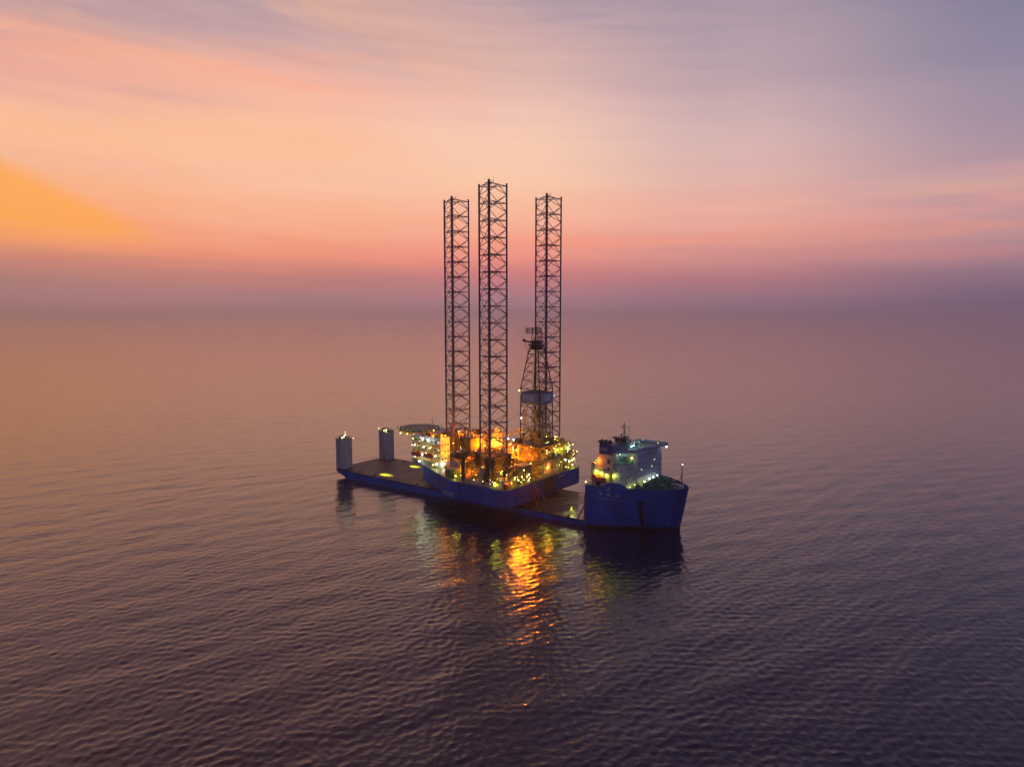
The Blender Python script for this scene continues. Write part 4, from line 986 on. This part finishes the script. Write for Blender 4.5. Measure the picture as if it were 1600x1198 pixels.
# ================================================================== WATER
def water():
    rng = np.random.default_rng(5)
    fine = np.arange(R(-49), R(49)+1e-6, .00145)
    rest = np.linspace(R(49), R(311), 60)[1:-1]
    ang = np.concatenate([fine, rest]); nA = len(ang)
    r1 = 90*np.exp(np.arange(0, math.log(3600/90), .0027)); r2 = np.geomspace(r1[-1]*1.02, 45000, 70)
    rr = np.concatenate([[8, 20, 40, 60, 78], r1, r2]); nR = len(rr)
    A, Q = np.meshgrid(ang, rr); X = (Q*np.sin(A)).astype(np.float32).ravel(); Y = (Q*np.cos(A)).astype(np.float32).ravel()
    q = Q.ravel(); dr = np.gradient(rr); sp = np.repeat(dr, nA).astype(np.float32)
    Z = np.zeros_like(X); DXX = np.zeros_like(X); DYY = np.zeros_like(X)
    inf = (np.abs(A) <= R(49.2)).ravel() & (q > 85) & (q < 3600); idx = np.nonzero(inf)[0]
    x = X[idx]; y = Y[idx]; s = sp[idx]; z = np.zeros_like(x); hx_ = np.zeros_like(x); hy_ = np.zeros_like(x)
    NW = 190; lam = np.exp(np.where(rng.random(NW) < .80, rng.uniform(math.log(.8), math.log(4.0), NW), rng.uniform(math.log(4.0), math.log(30), NW))); main = R(128)
    for l in lam:
        k = 2*math.pi/l; spread = .40 if l > 7 else .75
        th = main+rng.normal(0, spread); ph = rng.uniform(0, 2*math.pi)
        slope = WAVE*(.42 if l > 15 else .5 if l > 5 else 1.0)*abs(rng.normal(1,.25))
        a = slope/k
        g = np.clip((l/s-2.2)/2.5, 0, 1)
        m = g > 0
        arg = k*(x[m]*math.cos(th)+y[m]*math.sin(th))+ph
        z[m] += a*g[m]*np.sin(arg); c = a*g[m]*np.cos(arg)*.8; hx_[m] += c*math.cos(th); hy_[m] += c*math.sin(th)
    Z[idx] = z; X[idx] += hx_; Y[idx] += hy_
    co = np.stack([X,Y,Z],1)
    i = np.arange(nR-1)[:,None]*nA; j = np.arange(nA)[None,:]; j2 = (j+1) % nA
    quads = np.stack([i+j, i+j2, i+nA+j2, i+nA+j],-1).reshape(-1,4)[:, ::-1]
    # flip so that normals point up
    me = bpy.data.meshes.new('water'); nv = len(co)
    me.vertices.add(nv+1); allco = np.concatenate([co, [[0,0,0]]]).astype(np.float32); me.vertices.foreach_set('co', allco.ravel())
    tri = np.stack([np.full(nA,nv), (np.arange(nA)+1)%nA, np.arange(nA)],1)
    nl = quads.size+tri.size; me.loops.add(nl); me.loops.foreach_set('vertex_index', np.concatenate([quads.ravel(), tri.ravel()]).astype(np.int32))
    npl = len(quads)+len(tri); me.polygons.add(npl)
    st = np.concatenate([np.arange(len(quads))*4, len(quads)*4+np.arange(len(tri))*3]).astype(np.int32)
    me.polygons.foreach_set('loop_start', st)
    me.polygons.foreach_set('use_smooth', np.ones(npl, dtype=bool)); me.update(); me.validate()
    if me.polygons[0].normal.z < 0: me.flip_normals()
    o = bpy.data.objects.new('water', me); C.objects.link(o)
    m = bpy.data.materials.new('sea_water'); m.use_nodes = True; nt = m.node_tree; N = nt.nodes; K = nt.links; bs = N['Principled BSDF']
    bs.inputs['Base Color'].default_value = (.010, .010, .022, 1); bs.inputs['Roughness'].default_value = .145; bs.inputs['IOR'].default_value = 1.62; bs.inputs['Specular Tint'].default_value = (.96, .84, 1, 1)
    tc = N.new('ShaderNodeTexCoord')
    def nz(scale, rot, stretch, det, h):
        mp = N.new('ShaderNodeMapping'); mp.inputs['Rotation'].default_value = (0,0,rot); mp.inputs['Scale'].default_value = (scale*stretch, scale, scale)
        n_ = N.new('ShaderNodeTexNoise'); n_.inputs['Scale'].default_value = 1; n_.inputs['Detail'].default_value = det; n_.inputs['Roughness'].default_value = .6
        K.new(tc.outputs['Object'], mp.inputs[0]); K.new(mp.outputs[0], n_.inputs['Vector'])
        mu = N.new('ShaderNodeMath'); mu.operation = 'MULTIPLY'; mu.inputs[1].default_value = h; K.new(n_.outputs['Fac'], mu.inputs[0]); return mu.outputs[0]
    a = nz(1.7, R(-38), .55, 3, .05); b2 = nz(.45, R(-40), .4, 3, .07)
    ad = N.new('ShaderNodeMath'); K.new(a, ad.inputs[0]); K.new(b2, ad.inputs[1])
    bp = N.new('ShaderNodeBump'); bp.inputs['Strength'].default_value = 1; bp.inputs['Distance'].default_value = 1
    K.new(ad.outputs[0], bp.inputs['Height']); K.new(bp.outputs[0], bs.inputs['Normal'])
    me.materials.append(m); tag(o, kind='structure')
WAVE = .0132
water()

# ================================================================== HAZE
b = MB(); b.bx(-40000,40000,-4000,44500,-6,176); hz_o = b.build('haze','boot'); tag(hz_o, kind='stuff')
m = bpy.data.materials.new('haze_air'); m.use_nodes = True; N = m.node_tree.nodes; N.clear()
out = N.new('ShaderNodeOutputMaterial'); pv = N.new('ShaderNodeVolumePrincipled'); m.node_tree.links.new(pv.outputs[0], out.inputs['Volume'])
pv.inputs['Density'].default_value = .00014; pv.inputs['Color'].default_value = (.87,.85,1,1); pv.inputs['Anisotropy'].default_value = .74
hz_o.data.materials.clear(); hz_o.data.materials.append(m)

# ================================================================== SKY (world)
w = bpy.data.worlds.new('World'); sc.world = w; w.use_nodes = True
nt = w.node_tree; N = nt.nodes; K = nt.links; bg = N['Background']
def math_(op, a, b_=None, c=None, clamp=False):
    n_ = N.new('ShaderNodeMath'); n_.operation = op; n_.use_clamp = clamp
    for i, v in enumerate((a, b_, c)):
        if v is None: continue
        if isinstance(v, (int, float)): n_.inputs[i].default_value = v
        else: K.new(v, n_.inputs[i])
    return n_.outputs[0]
def sstep(v, lo, hi):
    n_ = N.new('ShaderNodeMapRange'); n_.interpolation_type = 'SMOOTHSTEP'; K.new(v, n_.inputs[0]); n_.inputs[1].default_value = lo; n_.inputs[2].default_value = hi; return n_.outputs[0]
def mix(f, a, b_, mode='MIX'):
    n_ = N.new('ShaderNodeMix'); n_.data_type = 'RGBA'; n_.blend_type = mode
    for s_, v in ((0,f),(6,a),(7,b_)):
        if isinstance(v, tuple): n_.inputs[s_].default_value = (*v,1)
        elif isinstance(v, (int,float)): n_.inputs[s_].default_value = v
        else: K.new(v, n_.inputs[s_])
    return n_.outputs[2]
tc = N.new('ShaderNodeTexCoord'); sx = N.new('ShaderNodeSeparateXYZ'); K.new(tc.outputs['Generated'], sx.inputs[0])
az = math_('MULTIPLY', math_('ARCTAN2', sx.outputs[0], sx.outputs[1]), 180/math.pi)
el = math_('MULTIPLY', math_('ARCSINE', sx.outputs[2]), 180/math.pi)
# streaky clouds: noise stretched along the azimuth, tilted
def streak(sa, se, tilt, seed, det=4):
    cb = N.new('ShaderNodeCombineXYZ'); K.new(math_('MULTIPLY', az, sa), cb.inputs[0]); K.new(math_('MULTIPLY', math_('ADD', el, math_('MULTIPLY', az, tilt)), se), cb.inputs[1]); cb.inputs[2].default_value = seed
    n_ = N.new('ShaderNodeTexNoise'); n_.inputs['Detail'].default_value = det; n_.inputs['Scale'].default_value = 1; n_.inputs['Distortion'].default_value = .6; K.new(cb.outputs[0], n_.inputs['Vector'])
    return n_.outputs['Fac']
s1 = streak(.035,.26,.10,3.1); s2 = streak(.03,.8,.03,7.7,5); s3 = streak(.06,.12,.2,12.3,5)
amp = sstep(el, 1.0, 9.0)
warp = math_('MULTIPLY', math_('SUBTRACT', s1, .5), math_('MULTIPLY', amp, 3.6))
warp2 = math_('MULTIPLY', math_('SUBTRACT', s2, .5), 1.8)
elw = math_('MAXIMUM', math_('ADD', math_('ADD', el, warp), warp2), 0.0)
t = math_('SQRT', math_('DIVIDE', math_('MAXIMUM', elw, 0.0), 90.0))
def ramp(stops, azd):
    n_ = N.new('ShaderNodeValToRGB'); cr = n_.color_ramp; cr.interpolation = 'B_SPLINE' if False else 'LINEAR'
    pts = []
    for y, col in stops:
        if y > -1: 
            ec = math.degrees(math.atan((599-y)/1067))-5.87; e_ = math.degrees(math.atan(math.tan(R(ec))*math.cos(R(azd)))) ; e_ = max(e_, 0)
        else: e_ = -y
        pts.append((math.sqrt(e_/90), srgb(*col)))
    pts.sort(key=lambda p: p[0])
    while len(cr.elements) < len(pts): cr.elements.new(.5)
    for e_, (p, c) in zip(cr.elements, pts): e_.position = p
    for e_, (p, c) in zip(cr.elements, pts): e_.color = (*c, 1)
    K.new(t, n_.inputs[0]); return n_.outputs[0]
HI = [(-34,(150,124,146)),(-55,(108,86,116)),(-90,(72,60,94))]
HL = [(-34,(168,130,136)),(-55,(112,82,98)),(-90,(72,60,94))]
HR = [(-34,(122,106,142)),(-55,(84,70,108)),(-90,(72,60,94))]
cols = [
 (-37, [(489,(144,112,124)),(465,(150,116,126)),(435,(164,120,122)),(405,(196,128,116)),(375,(234,148,116)),(320,(248,168,122)),(250,(249,182,142)),(200,(250,190,156)),(150,(242,180,156)),(100,(234,168,154)),(55,(214,160,154)),(10,(180,150,156))]+HL),
 (-18, [(489,(152,116,130)),(465,(160,120,128)),(435,(190,124,120)),(400,(236,144,122)),(350,(251,168,134)),(290,(252,192,158)),(230,(252,194,158)),(170,(250,190,160)),(120,(240,180,164)),(60,(206,166,164)),(10,(180,153,162))]+HL),
 (0, [(489,(156,120,138)),(465,(172,124,136)),(435,(206,126,128)),(400,(244,148,132)),(350,(252,174,146)),(290,(253,202,168)),(220,(250,204,180)),(160,(240,194,180)),(100,(216,177,171)),(50,(194,163,168)),(10,(180,156,167))]+HI),
 (17, [(489,(134,106,132)),(465,(154,114,132)),(440,(180,120,128)),(400,(212,144,140)),(350,(236,168,154)),(290,(230,181,171)),(220,(216,181,179)),(160,(201,171,176)),(100,(187,162,171)),(10,(168,150,165))]+HR),
 (37, [(489,(104,88,114)),(465,(114,96,120)),(440,(136,108,128)),(400,(160,124,138)),(350,(186,146,152)),(290,(182,149,160)),(220,(173,148,163)),(160,(162,143,163)),(100,(152,139,161)),(10,(134,129,155))]+HR)]
outs = [ramp(s_, a_) for a_, s_ in cols]
cur = outs[0]
for i in range(4): cur = mix(sstep(az, cols[i][0], cols[i+1][0]), cur, outs[i+1])
# light wisps and dim gaps
wis = sstep(s3, .46, .68); hi_m = math_('MULTIPLY', math_('MULTIPLY', sstep(el, 4, 12), sstep(az, 12, -22)), .5)
cur = mix(math_('MULTIPLY', wis, hi_m), cur, srgb(252,186,150))
dk_ = math_('MULTIPLY', math_('MULTIPLY', sstep(s2, .52, .72), sstep(el, 1, 4)), .07)
cur = mix(dk_, cur, srgb(190,140,150))
# layered cloud bands at upper left
def band(e0, wd, azlo, azhi, col, amt, nseed):
    g = math_('SUBTRACT', math_('ADD', el, math_('MULTIPLY', math_('SUBTRACT', streak(.045,.25,0,nseed,6), .5), 3.2)), e0)
    g = math_('POWER', 2.718, math_('MULTIPLY', math_('MULTIPLY', g, g), -1/(wd*wd)))
    g = math_('MULTIPLY', g, sstep(az, azhi, azlo))
    g = math_('MULTIPLY', g, sstep(streak(.05,.5,.05,nseed+5,7), .30, .62))
    return math_('MULTIPLY', g, amt), col
for bd in ((17.6,1.5,-26,6,srgb(252,176,142),.75,21),(15.3,.8,-33,-16,srgb(202,160,160),.7,24),(13.3,1.3,-24,8,srgb(253,188,142),.6,27),(20.2,.9,-30,0,srgb(188,158,166),.6,30),
           (8.2,.7,10,-14,srgb(255,190,150),.35,33),(6.0,.6,6,-20,srgb(250,150,120),.35,36),(5.6,.5,-4,-6,srgb(252,160,130),.3,39)):
    f_, c_ = band(*bd); cur = mix(f_, cur, c_)
for e0, col, am, sd in ((7.4,srgb(240,165,150),.5,43),(4.6,srgb(214,140,136),.5,46),(9.5,srgb(226,170,164),.4,49)):
    f_, c_ = band(e0, .6, 30, 2, col, am, sd); cur = mix(f_, cur, c_)
fine = streak(.09,1.1,.04,55,8)
cur = mix(math_('MULTIPLY', sstep(fine, .35, .7), math_('MULTIPLY', math_('MULTIPLY', sstep(el, 2, 8), sstep(az, 30, 0)), .13)), cur, srgb(250,206,186))
# bright orange cloud wedge low on the left
edge = math_('ADD', math_('MULTIPLY', math_('ADD', az, 25.2), -.45), 5.6)
edge = math_('ADD', edge, math_('MULTIPLY', math_('SUBTRACT', s3, .5), 1.2))
wm = math_('MULTIPLY', sstep(math_('SUBTRACT', edge, el), -.3, 1.5), sstep(el, 3.6, 6.6))
wm = math_('MULTIPLY', wm, sstep(math_('MULTIPLY', az, -1), 23, 31)); wm = math_('MULTIPLY', wm, sstep(math_('MULTIPLY', az, -1), 75, 50))
cur = mix(math_('MULTIPLY', wm, math_('ADD', .45, math_('MULTIPLY', fine, .55))), cur, srgb(255,168,66))
# rest of the horizon, away from the afterglow: dusk blue
back = ramp([(-.01,(90,80,108)),(-4,(94,88,120)),(-12,(102,98,138)),(-34,(104,102,144)),(-90,(72,60,94))], 0)
aab = math_('ABSOLUTE', math_('ADD', az, 8.0)); cur = mix(sstep(aab, 42, 120), cur, back)
below = sstep(el, -3.0, -.2)
cur = mix(below, (.10,.07,.10), cur)
# a faint physical dusk sky on top
sky = N.new('ShaderNodeTexSky'); sky.sky_type = 'NISHITA'; sky.sun_disc = False; sky.sun_elevation = R(1.0); sky.sun_rotation = R(-30)
cur = mix(1.0, cur, mix(1.0, sky.outputs[0], (.004,.004,.004), 'MULTIPLY'), 'ADD')
K.new(cur, bg.inputs['Color']); bg.inputs['Strength'].default_value = 1.0

# the sun, low behind the haze on the left
sl = bpy.data.lights.new('sun', 'SUN'); sl.energy = .08; sl.angle = R(60); sl.color = (1,.55,.32)
so = bpy.data.objects.new('sun', sl); C.objects.link(so)
so.rotation_euler = (-Vector((math.sin(R(-30))*math.cos(R(3)), math.cos(R(-30))*math.cos(R(3)), math.sin(R(3))))).to_track_quat('-Z','Y').to_euler()

# ================================================================== CAMERA
cam = bpy.data.cameras.new('camera'); co = bpy.data.objects.new('camera', cam); C.objects.link(co)
cam.sensor_width = 36; cam.lens = 1067/1600*36; cam.clip_end = 90000; cam.clip_start = .5
co.location = (0,0,104); co.rotation_euler = (R(90-5.87),0,0); sc.camera = co

sc.view_settings.view_transform = 'Standard'; sc.view_settings.look = 'None'; sc.view_settings.gamma = 1; sc.view_settings.exposure = 0
cy = sc.cycles; cy.use_denoising = True; cy.max_bounces = 6; cy.diffuse_bounces = 2; cy.glossy_bounces = 4; cy.volume_bounces = 1
cy.sample_clamp_indirect = 4; cy.sample_clamp_direct = 0; cy.caustics_reflective = False; cy.caustics_refractive = False; cy.use_light_tree = True
